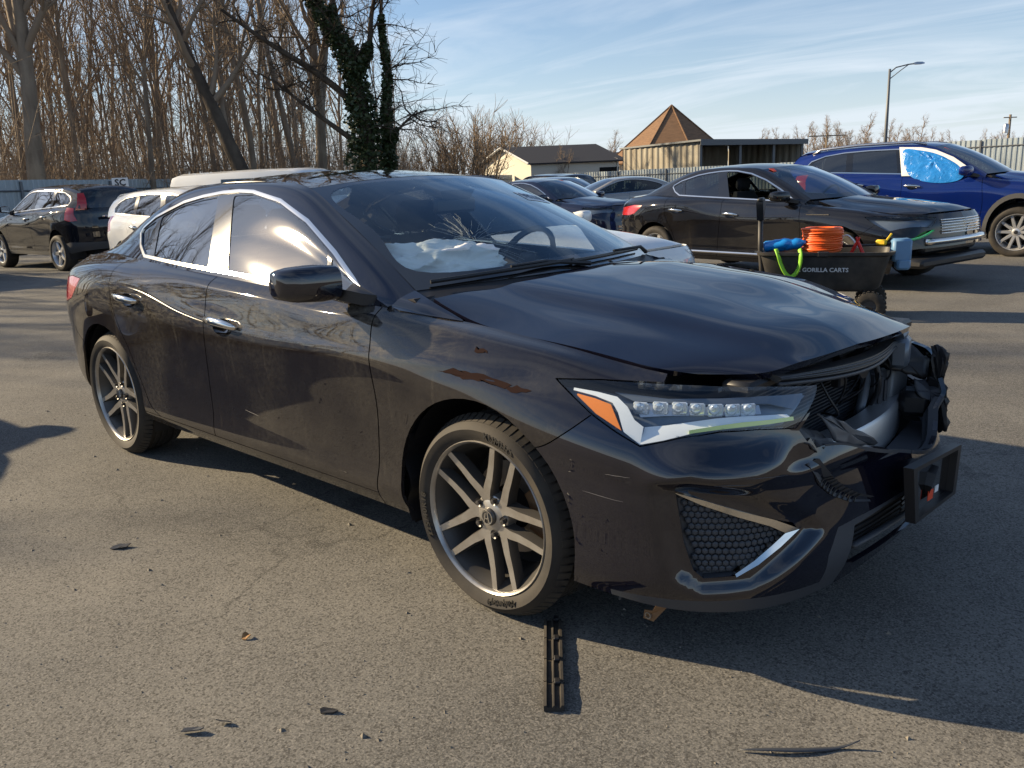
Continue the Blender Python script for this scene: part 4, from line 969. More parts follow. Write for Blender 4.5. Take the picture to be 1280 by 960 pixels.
# airbag, mirror, sensor box
def crumple(c, rad, seed, n=6, amp=.45):
    import bmesh; bm = bmesh.new(); bmesh.ops.create_icosphere(bm, subdivisions=n, radius=1); from mathutils import noise as nz
    for v in bm.verts:
        p = v.co.copy(); d = nz.noise(p * 1.7 + Vector((seed, 0, 0))) * amp + nz.ridged_multi_fractal(p * 2.3 + Vector((0, seed, 0)), 1.0, 2.0, 4, 1.0, 1.4) * .17; p = p * (1 + d - .12); q = Matrix.Rotation(R(-42), 3, 'Z') @ Vector((p.x * rad[0], p.y * rad[1], 0)); v.co = Vector((c[0] + q.x, c[1] + q.y, max(c[2] + p.z * rad[2], c[2] - rad[2] * .7)))
    me = bpy.data.meshes.new('cloth'); bm.to_mesh(me); bm.free(); me.polygons.foreach_set('use_smooth', [True] * len(me.polygons)); return me
link('airbag', crumple((.655, -.40, .985), (.13, .245, .095), 3.1), M['airbag'], hero); 
mb = MB(); mb.box((.36, 0, 1.215), (.03, .24, .065), .012); mb.tube([(.36, 0, 1.24), (.33, 0, 1.29)], .012, 6); mb.obj('rear_view_mirror', M['plastic'], hero, auto=40)
mb = MB(); mb.loft([[ws_pt(f, y, -.004) for y in (-.10, -.03, .03, .10)] + [ws_pt(f, y, -.05) for y in (.08, -.08)] for f in (.09, .16, .22)]); mb.obj('sensor_housing', M['plastic'], hero, auto=40)
# ---- scrape on the fender
def ragged(pts, h, m, name, parent, seed):
    rg = random.Random(seed); P_ = []
    for i in range(len(pts)):
        a, b = pts[i], pts[(i + 1) % len(pts)]
        for t in (0, .33, .66): P_.append((a[0] + (b[0] - a[0]) * t + rg.uniform(-.006, .006), a[1] + (b[1] - a[1]) * t + rg.uniform(-.003, .003)))
    P3 = [B.at(u, z, h)[0] for u, z in P_]; c_ = (sum(p[0] for p in P_) / len(P_), sum(p[1] for p in P_) / len(P_)); mb = MB()
    mb.add([B.at(c_[0], c_[1], h)[0]] + P3, [(0, i + 1, (i + 1) % len(P3) + 1) for i in range(len(P3))]); return mb.obj(name, m, parent, smooth=True)
ff = hp_['front_fender'][0]
ragged([(1.19,.762),(1.25,.778),(1.32,.776),(1.40,.770),(1.48,.757),(1.46,.745),(1.38,.756),(1.30,.752),(1.24,.760)], .0015, M['scrape'], 'scrape', ff, 1)
ragged([(1.30,.838),(1.345,.835),(1.36,.827),(1.32,.826)], .0012, M['scrape'], 'paint_chip', ff, 2)
ragged([(1.44,.748),(1.50,.756),(1.545,.748),(1.50,.735)], .0012, M['scrape'], 'scrape', ff, 3)
fbm = hp_['front_bumper'][0]
rg = random.Random(6)
M['scratch'] = mat('pale_scratch', (.12, .12, .13), .6)
for k, (u, z, L, s_) in enumerate(((1.73,.50,.12,-.08), (1.80,.56,.07,.0), (2.02,.575,.16,-.03), (2.16,.565,.12,-.04), (2.08,.552,.10,-.02))):
    mb = MB(); pts = [B.at(u + L * t, z + s_ * L * t + rg.uniform(-.001, .001), .0006)[0] for t in np.linspace(0, 1, 6)]; mb.tube(pts, [.0002, .0005, .0007, .0006, .0005, .0002], 4); mb.obj('scratch', M['scratch'], fbm)
for k, (u, z, L, s_) in enumerate(((.0, .45, .10, -.1),)):
    mb = MB(); pts = [B.at(u + L * t, z + s_ * L * t, .0006)[0] for t in np.linspace(0, 1, 6)]; mb.tube(pts, [.0002, .0004, .0005, .0005, .0004, .0002], 4); mb.obj('scratch', M['scratch'], hp_['front_door' if u > -.24 else 'rear_door'][0])
# ---- the crushed nose
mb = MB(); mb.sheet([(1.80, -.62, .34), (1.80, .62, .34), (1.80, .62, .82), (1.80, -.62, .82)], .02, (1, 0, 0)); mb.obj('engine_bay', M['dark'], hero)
rad_ = MB(); rad_.box((1.965, 0, .585), (.03, 1.0, .36), .004); ro_ = rad_.obj('radiator', M['dark'], hero)
fn = MB()
for k in range(30): fn.box((1.984, 0, .415 + k * .0115), (.014, .96, .0035))
fn.obj('radiator_fin', M['plastic_grey'], ro_, kind='stuff')
mb = MB()
for y in (-.505, .505): mb.tube([(1.985, y, .40), (1.985, y, .77)], .020, 8)
mb.tube([(1.985, -.52, .775), (1.985, .52, .775)], .018, 8); mb.obj('radiator_tank', M['plastic'], ro_, smooth=True)
mb = MB(); mb.box((2.02, 0, .765), (.09, 1.18, .035), .01); mb.box((2.03, .05, .70), (.03, .05, .12), .006); mb.obj('upper_support', M['plastic'], hero, auto=40)
bm_ = MB(); rings = []
for y in np.linspace(-.56, .52, 16):
    x = 2.135 - .30 * (y - .05)**2; z = -.02 * (y + .2); rings.append([(x, y, .42 + z), (x, y, .528 + z), (x - .008, y, .538 + z), (x - .075, y, .538 + z), (x - .075, y, .412 + z), (x - .008, y, .412 + z)])
bm_.loft(rings); bm_.obj('crash_beam', M['alu'], hero, auto=40)
for y in (-.42, .43): mb = MB(); mb.box((1.96, y, .475), (.22, .11, .10), .01); mb.obj('crash_can', M['plastic_grey'], hero, auto=40)
mb = MB(); mb.box((2.13, .47, .515), (.10, .11, .09), .02, Matrix.Rotation(.3, 3, 'Z')); mb.obj('horn_bracket', M['plastic'], hero, auto=40)
def hose(pts, r, m='plastic', name='hose'): h = MB(); h.tube(smooth_line(pts, 22), r, 8); return h.obj(name, M[m], hero, smooth=True)
hose([(2.0, .02, .74), (2.02, .135, .715), (2.03, .22, .68), (2.035, .262, .62), (2.03, .265, .57), (2.02, .255, .50)], .017, 'lamp_house'); hose([(2.0, .38, .73), (2.03, .45, .70), (2.035, .505, .66), (2.03, .516, .59), (2.02, .51, .54)], .013, 'alu')
hose([(2.02, .30, .50), (2.07, .28, .58), (2.06, .27, .68), (2.0, .28, .75)], .010); hose([(2.02, -.2, .76), (2.08, -.18, .73), (2.10, -.12, .74), (2.05, -.05, .77)], .012)
mb = MB(); mb.box((2.03, .36, .56), (.05, .10, .15), .008); mb.tube([(2.06, .33, .50), (2.06, .33, .62)], .010, 6); mb.tube([(2.06, .38, .50), (2.06, .38, .60)], .007, 6); mb.obj('relay_box', M['plastic_grey'], hero, auto=40)
mb = MB(); mb.box((2.045, .52, .545), (.03, .15, .14), .006, Matrix.Rotation(-.1, 3, 'X')); mb.obj('washer_tank', mat('white_tank', (.30, .32, .34), .5), hero, auto=40)
mb = MB(); mb.lathe([(.001, .04), (.05, .035), (.06, .0), (.05, -.03)], 16, frame((2.05, .12, .71), (0, 1, 0), (0, 0, 1))); mb.obj('horn', M['plastic'], hero, auto=40)
for k in range(7):   # loose wiring
    rg = random.Random(60 + k); y = -.1 + .09 * k; hose([(2.0, y, .75 - .02 * k), (2.05 + rg.uniform(0, .04), y + rg.uniform(-.05, .05), .66 + rg.uniform(-.05, .05)), (2.04 + rg.uniform(0, .05), y + rg.uniform(-.02, .1), .60 + rg.uniform(-.04, .04)), (2.0, y + rg.uniform(-.05, .12), .56)], .0035, 'plastic', 'wire')
# what is left of the grille hangs under the hood lip
gs = MB(); rings = []
for t in np.linspace(0, 1, 20):
    y = -.50 + .97 * t; x = 2.085 + .06 * math.sin(math.pi * min(1, t * 1.15)) - .01 * t; z = .795 - .055 * t; w = .010 + .018 * math.sin(math.pi * (t * .9 + .08)); rings.append([(x - .02, y, z), (x + .012, y, z - .006), (x + .018, y, z - w), (x + .006, y, z - w - .010), (x - .02, y, z - w)])
gs.loft(rings); go_ = gs.obj('grille_strip', M['plastic'], hero, auto=40)
ge_ = MB(); ge_.tube([Vector(r_[3]) + Vector((.006, 0, -.002)) for r_ in rings], .006, 6); ge_.obj('strip_edge', M['plastic_grey'], go_, smooth=True)
for f_ in (.3, .65):
    rb = MB(); rb.tube([Vector(r_[1]).lerp(Vector(r_[2]), f_) + Vector((.002, 0, 0)) for r_ in rings], .0028, 4); rb.obj('slat', M['plastic_grey'], go_, smooth=True)
# turned-in lip along the torn top edge of the bumper cover
Umax = float(B.u[-1]); rg = random.Random(12)
for sg_, edge in ((0, [(2.42,.614),(2.475,.607),(2.576,.575),(2.702,.537),(2.845,.501),(Umax - .002,.489)]), (1, [(2.455,.55),(2.50,.50),(2.56,.452),(2.66,.436),(2.78,.455),(Umax - .002,.487)])):
    E_l = smooth_line(edge, 40); sh = MB(); rings2 = []
    for u, z in E_l:
        p, n = B.at(u, z, .001); nh = Vector((n.x, n.y, 0)).normalized(); q = p - nh * .030 + Vector((0, 0, -.004)); r3 = q - nh * .012 - Vector((0, 0, .03)); rings2.append([p + Vector((0, 0, .003)), q + Vector((0, 0, .003)), r3, r3 - nh * .003, q - Vector((0, 0, .004)), p - Vector((0, 0, .008))])
    sh.loft(rings2); sh.obj('bumper_lip', M['plastic_grey'], hero, auto=40, mirror=sg_)
# bent inner wing beside the headlight
import bmesh
from mathutils import noise as nz
def shard(name, pts, m, th=.004, par=None, amp=.009, seed=[0]):
    """a torn plastic sheet: ragged outline, buckled surface, real thickness"""
    seed[0] += 1; rg = random.Random(seed[0]); out = []
    for i in range(len(pts)):
        a, b = Vector(pts[i]), Vector(pts[(i + 1) % len(pts)])
        for t in (0, .25, .5, .75): out.append(a.lerp(b, t) + (Vector((rg.uniform(-1, 1), rg.uniform(-1, 1), rg.uniform(-1, 1))) * .006 if t else Vector()))
    c_ = sum(out, Vector()) / len(out); bm = bmesh.new(); rings = [[bm.verts.new(c_.lerp(p, f)) for p in out] for f in (1, .75, .5, .25)]; cv = bm.verts.new(c_); n = len(out)
    for k in range(3):
        for i in range(n): bm.faces.new((rings[k][i], rings[k][(i + 1) % n], rings[k + 1][(i + 1) % n], rings[k + 1][i]))
    for i in range(n): bm.faces.new((rings[3][i], rings[3][(i + 1) % n], cv))
    bm.normal_update(); nn = Vector()
    for f in bm.faces: nn += f.normal * f.calc_area()
    nn.normalize()
    for v in bm.verts: v.co += nn * amp * (nz.noise(v.co * 22 + Vector((seed[0] * 3.1, 0, 0))) + .6 * abs(nz.noise(v.co * 9)))
    me = bpy.data.meshes.new(name); bm.to_mesh(me); bm.free(); me.polygons.foreach_set('use_smooth', [True] * len(me.polygons)); me.set_sharp_from_angle(angle=R(28)); o = link(name, me, M[m], par or hero)
    md = o.modifiers.new('t', 'SOLIDIFY'); md.thickness = th; return o
shard('torn_bracket', [B.at(u, z, h)[0] for u, z, h in ((2.335,.668,-.02), (2.40,.665,-.06), (2.46,.64,-.04), (2.48,.605,-.01), (2.42,.61,.0), (2.385,.60,.003), (2.352,.63,.003))], 'plastic', .004)
shard('torn_flap', [(2.175,-.438,.688), (2.185,-.29,.632), (2.20,-.05,.513), (2.20,-.18,.535), (2.20,-.382,.602)], 'plastic_grey', .004, None, .006)
rb = MB(); up_, lo_ = [(2.385,.585),(2.41,.555),(2.45,.525),(2.49,.49),(2.55,.455),(2.63,.425)], [(2.350,.575),(2.375,.545),(2.41,.505),(2.455,.47),(2.52,.437),(2.62,.412)]
rings = []
for a, b in zip(up_, lo_): pa, na = B.at(*a, .012); pb, nb = B.at(*b, .006); pm, nm = B.at((a[0] + b[0]) / 2, (a[1] + b[1]) / 2, -.004); rings.append([pa, pm, pb, pb - nb * .012, pm - nm * .012, pa - na * .012])
rb.loft(rings); tb_ = rb.obj('torn_strip', M['plastic_grey'], hero, auto=30)
for k in range(9):
    t = .35 + .06 * k; i = int(t * 5); f = t * 5 - i; a = [up_[i][j] * (1 - f) + up_[i + 1][j] * f for j in (0, 1)]; b = [lo_[i][j] * (1 - f) + lo_[i + 1][j] * f for j in (0, 1)]
    r2 = MB(); r2.tube([B.at(*a, .0135)[0], B.at((a[0] + b[0]) / 2, (a[1] + b[1]) / 2, .004)[0], B.at(*b, .008)[0]], .0022, 5); r2.obj('rib', M['plastic'], tb_)
# dented skin flap above the tear
fl_ = MB(); net = [[B.at(u, z, h)[0] for u, h in zip((2.10, 2.18, 2.26, 2.33, 2.37), hh)] for z, hh in ((.655, (0.001, .002, .006, .014, .010)), (.625, (.001, .006, .016, .022, .006)), (.60, (.001, .004, .010, .008, -.006)), (.57, (.001, .001, .001, -.006, -.02)))]
# far-side ragged remains of the cover and lamp bracket
shard('torn_bumper_end', [(2.163,.48,.713),(2.186,.48,.721),(2.22,.47,.705),(2.218,.475,.664),(2.207,.48,.635),(2.215,.475,.60),(2.228,.47,.56),(2.235,.465,.499),(2.244,.45,.43),(2.211,.47,.42),(2.194,.48,.47),(2.174,.49,.538),(2.16,.49,.584),(2.182,.485,.632),(2.184,.48,.679)], 'plastic', .010, None, .006)
shard('torn_bumper_end', [(2.13,.44,.60),(2.155,.50,.585),(2.225,.475,.575),(2.232,.465,.525),(2.19,.44,.52),(2.15,.42,.555)], 'plastic_grey', .005, None, .006)
shard('lamp_bracket', [(2.02,.40,.70),(2.08,.50,.715),(2.15,.52,.66),(2.16,.49,.60),(2.10,.45,.61),(2.05,.40,.64)], 'plastic', .006, None, .008)
mb = MB(); mb.box((2.085, .425, .695), (.06, .11, .10), .012, Matrix.Rotation(.25, 3, 'Z')); mb.tube([(2.09, .40, .75), (2.09, .44, .76)], .014, 8); mb.obj('hood_latch', M['lamp_house'], hero, auto=40)
mb = MB(); mb.box((2.165, .36, .415), (.09, .38, .02), .005, Matrix.Rotation(.12, 3, 'Z')); mb.obj('absorber_tray', M['plastic_grey'], hero, auto=40)
# lower grille mesh
gm_ = MB()
for k in range(7): 
    z = .258 + k * .018; gm_.tube([B.at(u, z, -.035)[0] for u in np.linspace(2.56, Umax - .01, 14)], .0035, 4)
for k in range(40):
    u = 2.56 + (Umax - 2.57) * k / 39; gm_.tube([B.at(u, .25, -.036)[0], B.at(u, .365, -.036)[0]], .003, 4)
gm_.obj('lower_grille', M['plastic'], hero, kind='stuff'); gm_.obj('lower_grille', M['plastic'], hero, kind='stuff', mirror=True)
for sg_ in (0, 1):
    rv = MB(); rv.loft([[B.at(u, z, -.06)[0] for u in np.linspace(2.50, Umax, 10)] for z in (.24, .38)], cap=False, closed=False); rv.obj('grille_backing', M['dark'], hero, mirror=sg_)
    cbr = MB(); cbr.tube([B.at(u, .298, -.012)[0] for u in np.linspace(2.55, Umax - .003, 12)], .013, 6, flat=.6); cbr.obj('grille_bar', M['plastic_grey'], hero, smooth=True, mirror=sg_)
# licence plate holder, empty
PA, PB, PC, PD = Vector((2.352, -.20, .503)), Vector((2.357, .215, .468)), Vector((2.357, .195, .312)), Vector((2.352, -.15, .325))
ph = MB(); cen = (PA + PB + PC + PD) / 4; nx = Vector((1, 0, 0)); inn = [p + (cen - p) * .15 for p in (PA, PB, PC, PD)]; out_ = [PA, PB, PC, PD]
v = out_ + inn + [p - nx * .028 for p in out_] + [p - nx * .022 for p in inn]
f = []
for i in range(4): j = (i + 1) % 4; f += [(i, j, 4 + j, 4 + i), (j, i, 8 + i, 8 + j), (4 + i, 4 + j, 12 + j, 12 + i)]
ph.add(v, [q[::-1] for q in f]); po = ph.obj('plate_holder', M['plastic'], hero); bp = MB(); bp.add([p - nx * .021 for p in inn], [(0, 1, 2, 3)]); bp.obj('holder_back', M['gloss_black'], po)
mb = MB(); Fq = frame(cen + Vector((-.012, -.02, -.035)), (0, 1, -.08), (0, .08, 1)); mb.box((0, 0, 0), (.045, .03, .002)); mb.v = [tuple(Fq @ Vector(p)) for p in mb.v]; mb.obj('red_sticker', M['red_sticker'], po)
mb = MB(); mb.box((0, 0, 0), (.03, .02, .002)); Fq = frame(cen + Vector((-.011, .03, -.03)), (0, 1, -.08), (0, .08, 1)); mb.v = [tuple(Fq @ Vector(p)) for p in mb.v]; mb.obj('white_sticker', M['sticker'], po)
mb = MB(); mb.tube([(2.26, .0, .42), (2.34, .02, .40)], .05, 8); mb.obj('plate_mount', M['plastic'], po)
# brackets hanging below the bumper
mb = MB(); mb.sheet([(1.905, -.755, .20), (1.915, -.74, .17), (1.875, -.75, .115), (1.845, -.755, .118), (1.85, -.757, .145), (1.875, -.755, .15)], .003); mb.obj('hanging_bracket', M['rust'], hero)
mb = MB(); mb.lathe([(.007, .004), (.010, .004), (.010, -.004), (.007, -.004)], 12, frame((1.862, -.756, .131), (1, 0, 0), (0, 0, 1)), closed=True); mb.obj('bracket_eye', M['satin'], hero)
mb = MB(); mb.tube([(1.80, -.78, .21), (1.785, -.785, .165)], .004, 5); mb.obj('hanging_clip', M['plastic_grey'], hero)
# mud flap edge in the front wheel well
mb = MB(); mb.loft([[(.985 + .012 * math.sin(z * 40), y, z) for y in (-.86, -.70, -.55)] for z in np.linspace(.22, .52, 16)], cap=False, closed=False); mb.obj('liner_edge', M['plastic'], hero, smooth=True)
# ---------------------------------------------------------------- the other cars in the lot
def affine(sx, sy, sz, dz=0): return lambda P: P * np.array([sx, sy, sz]) + np.array([0, 0, dz])
M['p_black'] = dusty('charcoal_black_paint', (.008, .008, .010), .5, 1, 0, .07)
M['p_blue'] = dusty('cobalt_blue_paint', (.005, .020, .15), .4, 1, .3, .02)
M['p_navy'] = dusty('navy_paint', (.010, .015, .040), .5, 1, .1, .03)
M['p_dark'] = dusty('dark_slate_paint', (.010, .011, .015), .5, 1, .1, .04)
M['p_grey'] = dusty('silver_grey_paint', (.36, .35, .33), .35, 1, .4, .05)
M['p_white'] = dusty('white_paint', (.80, .80, .78), .35, 1, 0, .04)
M['p_silver'] = dusty('pale_silver_paint', (.45, .47, .50), .35, 1, .5, .05)
M['cladding'] = mat('grey_cladding', (.06, .06, .062), .7)
M['tarp'] = mat('blue_plastic_sheet', (.02, .22, .62), .25); g = NT(M['tarp']); g.to(Normal=g.bump(g.noise(g.co(), 9, 4, .6, 1.5), .6, .02))
M['tape'] = mat('white_tape', (.78, .78, .76), .6)
def car_wheels(root, f, parts_at, rad, rimr, y, spokes=10, rm='silver_wheel', width=.21):
    for x in f:
        for s_ in (-1, 1): make_wheel('wheel', root, (x, s_ * y, rad), s_, rad, rimr, width, spokes, 90 + 13 * x, rm, detail=False)
def place(name, x, y, hd, **k): return empty(name, (x, y, gz(x, y)), R(hd), **k)
SUV_ROWS = [dict(r) for r in SEDAN_ROWS]
SUV_ROWS[7].update({0:(.06,.99),2:(.06,.99),3:(.07,.995),4:(.085,1.01),5:(.10,1.015),6:(.11,1.01),7:(.112,1.003)}); SUV_ROWS[6].update({0:(.03,.93),3:(.035,.935),5:(.04,.955)})
SUV_SIDE = np.array([
 W((.93,.80,.915),(.90,.798,.92),(.875,.79,.925),(.87,.745,.945),(.87,.68,.962)),
 W((.74,.803,.924),(.70,.785,.965),(.655,.757,1.015),(.64,.71,1.058),(.63,.64,1.085)),
 W((.50,.805,.935),(.46,.757,1.03),(.40,.70,1.13),(.375,.655,1.18),(.355,.59,1.21)),
 W((.22,.805,.948),(.20,.735,1.09),(.15,.658,1.235),(.13,.625,1.285),(.118,.56,1.308)),
 W((-.2,.803,.967),(-.2,.73,1.13),(-.2,.645,1.30),(-.2,.62,1.335),(-.2,.57,1.347)),
 W((-.7,.80,.985),(-.7,.73,1.14),(-.7,.645,1.30),(-.7,.62,1.335),(-.7,.57,1.347)),
 W((-1.2,.79,1.0),(-1.2,.73,1.13),(-1.2,.645,1.28),(-1.2,.62,1.32),(-1.2,.57,1.335)),
 W((-1.7,.775,1.015),(-1.68,.72,1.11),(-1.65,.66,1.21),(-1.63,.63,1.27),(-1.6,.57,1.31)),
 W((-2.08,.70,.992),(-2.06,.69,1.06),(-2.03,.66,1.14),(-2.0,.62,1.20),(-1.95,.57,1.255))])[::-1].transpose(1, 0, 2)
SUV_ROOF = mir([
 W((-2.15,.57,.995),(-2.10,.57,1.11),(-1.97,.57,1.25),(-1.6,.57,1.31),(-1.2,.57,1.335),(-.7,.57,1.348),(-.2,.57,1.348),(.118,.56,1.309)),
 W((-2.19,.33,.995),(-2.14,.33,1.12),(-2.02,.33,1.275),(-1.6,.33,1.335),(-1.2,.33,1.36),(-.7,.33,1.372),(-.2,.33,1.370),(.165,.33,1.331)),
 W((-2.20,0,.995),(-2.15,0,1.12),(-2.04,0,1.285),(-1.6,0,1.345),(-1.2,0,1.37),(-.7,0,1.382),(-.2,0,1.380),(.20,0,1.343))])
SUV_TRUNK = mir([W((-2.14,.62,.985),(-2.12,.62,.993),(-2.09,.62,.998)), W((-2.2,.3,.985),(-2.19,.3,.993),(-2.18,.3,.998)), W((-2.21,0,.985),(-2.2,0,.993),(-2.19,0,.998))])
SUV_NETS = dict(rows=SUV_ROWS, side=SUV_SIDE, roof=SUV_ROOF, trunk=SUV_TRUNK)
def suv_spec(sx, sz, dz, wr):
    S = dict(SPEC); rz = (wr - dz) / sz
    S['dlo'] = [(.80,.926),(.664,1.002),(.499,1.087),(.262,1.194),(.06,1.262),(-.1,1.290),(-.4,1.303),(-.8,1.303),(-1.2,1.288),(-1.5,1.255),(-1.72,1.190),(-1.80,1.11),(-1.74,1.045),(-1.55,1.032),(-1.0,1.012),(-.5,.992),(0,.971),(.5,.948)]
    S['win'] = [('front_door', [(-.178,.995),(-.30,1.278),(-.12,1.268),(.025,1.243),(.252,1.172),(.455,1.082),(.60,.965),(.2,.977)]),
                ('rear_door', [(-.33,1.0),(-.42,1.282),(-.80,1.282),(-1.06,1.276),(-1.02,1.03),(-.60,1.012)]),
                ('quarter', [(-1.12,1.035),(-1.16,1.272),(-1.38,1.258),(-1.66,1.185),(-1.735,1.11),(-1.70,1.062),(-1.5,1.05)])]
    S['rear_win'] = (-2.165, -2.05, .50)
    S['tail'] = [(-1.72,1.2),(-1.74,.93),(-1.72,.82),(-1.86,.79),(-2.05,.80),(-1.98,.90),(-1.93,1.2)]
    S['handles'] = [(-.90,.855,'rear_door'),(-.08,.825,'front_door')]
    return S
def plate(root, x, y, z, txt=None, hd=-1):
    mb = MB(); mb.box((x, y, z), (.012, .31, .155), .004); return mb.obj('licence_plate', M['sticker'], root)
def sticker_ws(root, Mt, x, y, z, w=.16, h=.09):
    """orange-red paper on the inside top corner of the windshield"""
    mb = MB(); a = Mt(x, y, z); tx = Vector((.06, 1, .0)).normalized(); ty = Vector((.92, 0, -.40)).normalized(); n = tx.cross(ty); n = n if n.z > 0 else -n; a = a + n * .006
    mb.sheet([a, a + tx * w, a + tx * w + ty * h, a + ty * h], .002, n); return mb.obj('windshield_sticker', M['red_sticker'], root)

# black sedan with chrome grille, nose torn off below
S = dict(SPEC); S['win_mats'] = {0: None, 1: 'win_side', 2: 'win_far', 3: 'win_far'}
S['regions'] = [('grille', [(2.46,.60),(2.50,.735),(4.2,.745),(4.2,.58)], 'gloss_black')]
S['holes'] = [[(1.98,.44),(2.2,.46),(4.2,.50),(4.2,.10),(1.9,.10)]]
opt = place('sedan_car', -2.08, 8.07, -10, label='black four-door sedan with chrome grille and open front window behind the tool cart', cat='car')
wf = affine(1.047, 1.02, 1.03); pp = build_car(opt, M['p_black'], M['p_black'], S, warp=wf, res=.6)
car_wheels(opt, (1.398, -1.398), None, .325, .225, .775, 5, 'silver_wheel')
sticker_ws(opt, pp['Mt'], .16, -.50, 1.312)
b_ = pp['B']; mb = MB(); mb.loft([[b_.at(u, z, h)[0] for u in (.95, 1.02, 1.12, 1.22)] for z, h in ((.80, .004), (.806, .012), (.812, .004))], cap=False, closed=False); mb.obj('fender_vent', M['chrome'], opt)
mb = MB(); mb.tube([b_.at(u, .335, .004)[0] for u in np.linspace(-.75, .8, 12)], .016, 6); mb.obj('side_moulding', M['chrome'], opt)
for z in (.605, .632, .659, .686, .713, .737):
    for s_ in (0, 1): mb = MB(); mb.tube([b_.at(u, z, .006)[0] for u in np.linspace(2.48, float(b_.u[-1]) - .002, 10)], .009, 6); mb.obj('grille_bar', M['chrome'], opt, smooth=True, mirror=s_)
mb = MB(); mb.box((2.18, 0, .46), (.10, 1.15, .12), .03); mb.obj('bumper_beam', M['plastic'], opt, auto=40)
mb = MB(); mb.box((2.22, -.15, .33), (.30, 1.4, .10), .03); mb.obj('hanging_bumper', M['plastic'], opt, auto=40)
mb = MB(); mb.tube([(2.36 - .25 * abs(y)**2, y, .545 - .01 * abs(y)) for y in np.linspace(-.62, .62, 14)], .05, 8, flat=.8); mb.obj('front_bumper_bar', M['chrome'], opt, smooth=True)

# cobalt blue crossover with a taped window
rog = place('crossover_car', -1.48, 12.15, 2, label='cobalt blue crossover with blue plastic taped over its front door window', cat='car')
S = suv_spec(1.013, 1.2, .03, .36); S['pillar'] = 'gloss_black'; S['win_mats'] = {1: 'win_side', 2: 'win_side'}
S['arch_f'] = (1.333, .30, .375); S['arch_r'] = (-1.325, .30, .375)
S['regions'] = [('lower_cladding', [(-.97,.0),(-.97,.30),(.95,.30),(.95,0)], 'cladding')]
wf = affine(1.013, 1.02, 1.2, .03); pp = build_car(rog, M['p_blue'], M['p_blue'], S, SUV_NETS, wf, res=.6, trim='chrome')
car_wheels(rog, (1.352, -1.345), None, .36, .255, .78, 10)
sticker_ws(rog, pp['Mt'], .20, -.45, 1.295, .2, .1)
for s_ in (1, -1):
    mb = MB(); mb.tube([pp['Mt'](x, -.60 * s_, z) for x, z in ((-1.72, 1.275), (-1.6, 1.335), (-1.0, 1.372), (-.2, 1.378), (.0, 1.345))], .022, 8); mb.obj('roof_rail', M['satin'], rog, smooth=True)
b_ = pp['B']
for key in ('arch_f', 'arch_r'):
    for s_ in (0, 1):
        cx, cz, r = S[key]; a_ = arc(cx, cz, r, -18, 198, 22); o_ = arc(cx, cz, r + .055, -18, 198, 22); mb = MB(); rings = []
        for p, q in zip(a_, o_): rings.append([b_.at(p[0], max(p[1], .21), .002)[0], b_.at(p[0], max(p[1], .21), .022)[0], b_.at(q[0], max(q[1], .21), .016)[0], b_.at(q[0], max(q[1], .21), .002)[0]])
        mb.loft(rings); mb.obj('arch_moulding', M['cladding'], rog, auto=50, mirror=s_)
def side_pt(x, z, h=.0):
    """point on the right cabin side of the crossover, unwarped height z"""
    t = (z - .96) / (1.30 - .96); y = -.803 + t * .158; return pp['Mt'](x, y, z) + Vector((0, -1, .45)).normalized() * h
ow = [(-.26,.955),(-.37,1.315),(-.05,1.300),(.16,1.262),(.42,1.165),(.62,1.05),(.69,.945)]; iw_ = [(-.19,.995),(-.30,1.275),(-.06,1.262),(.13,1.225),(.38,1.13),(.545,1.03),(.585,.985)]
mb = MB(); k = len(ow); mb.add([side_pt(x, z, .022) for x, z in ow] + [side_pt(x, z, .028) for x, z in iw_], [(i, (i + 1) % k, k + (i + 1) % k, k + i) for i in range(k)]); tp = mb.obj('tape', M['tape'], rog)
def in_tarp():
    mb = MB(); nx, nz = 26, 14; v = []; rg = random.Random(4)
    cx = sum(p[0] for p in iw_) / k; cz = sum(p[1] for p in iw_) / k
    ring = smooth_line(iw_, 36, True)
    v.append(side_pt(cx, cz, .05)); fs = []
    for j in range(1, 7):
        for i in range(36): x, z = cx + (ring[i][0] - cx) * j / 6, cz + (ring[i][1] - cz) * j / 6; v.append(side_pt(x, z, .027 + (.028 * rg.random() if j < 6 else 0)))
    for i in range(36): fs.append((0, 1 + (i + 1) % 36, 1 + i))
    for j in range(5):
        for i in range(36): a = 1 + j * 36; fs.append((a + i, a + (i + 1) % 36, a + 36 + (i + 1) % 36, a + 36 + i))
    mb.add(v, fs); return mb
in_tarp().obj('plastic_sheet', M['tarp'], rog, smooth=True)

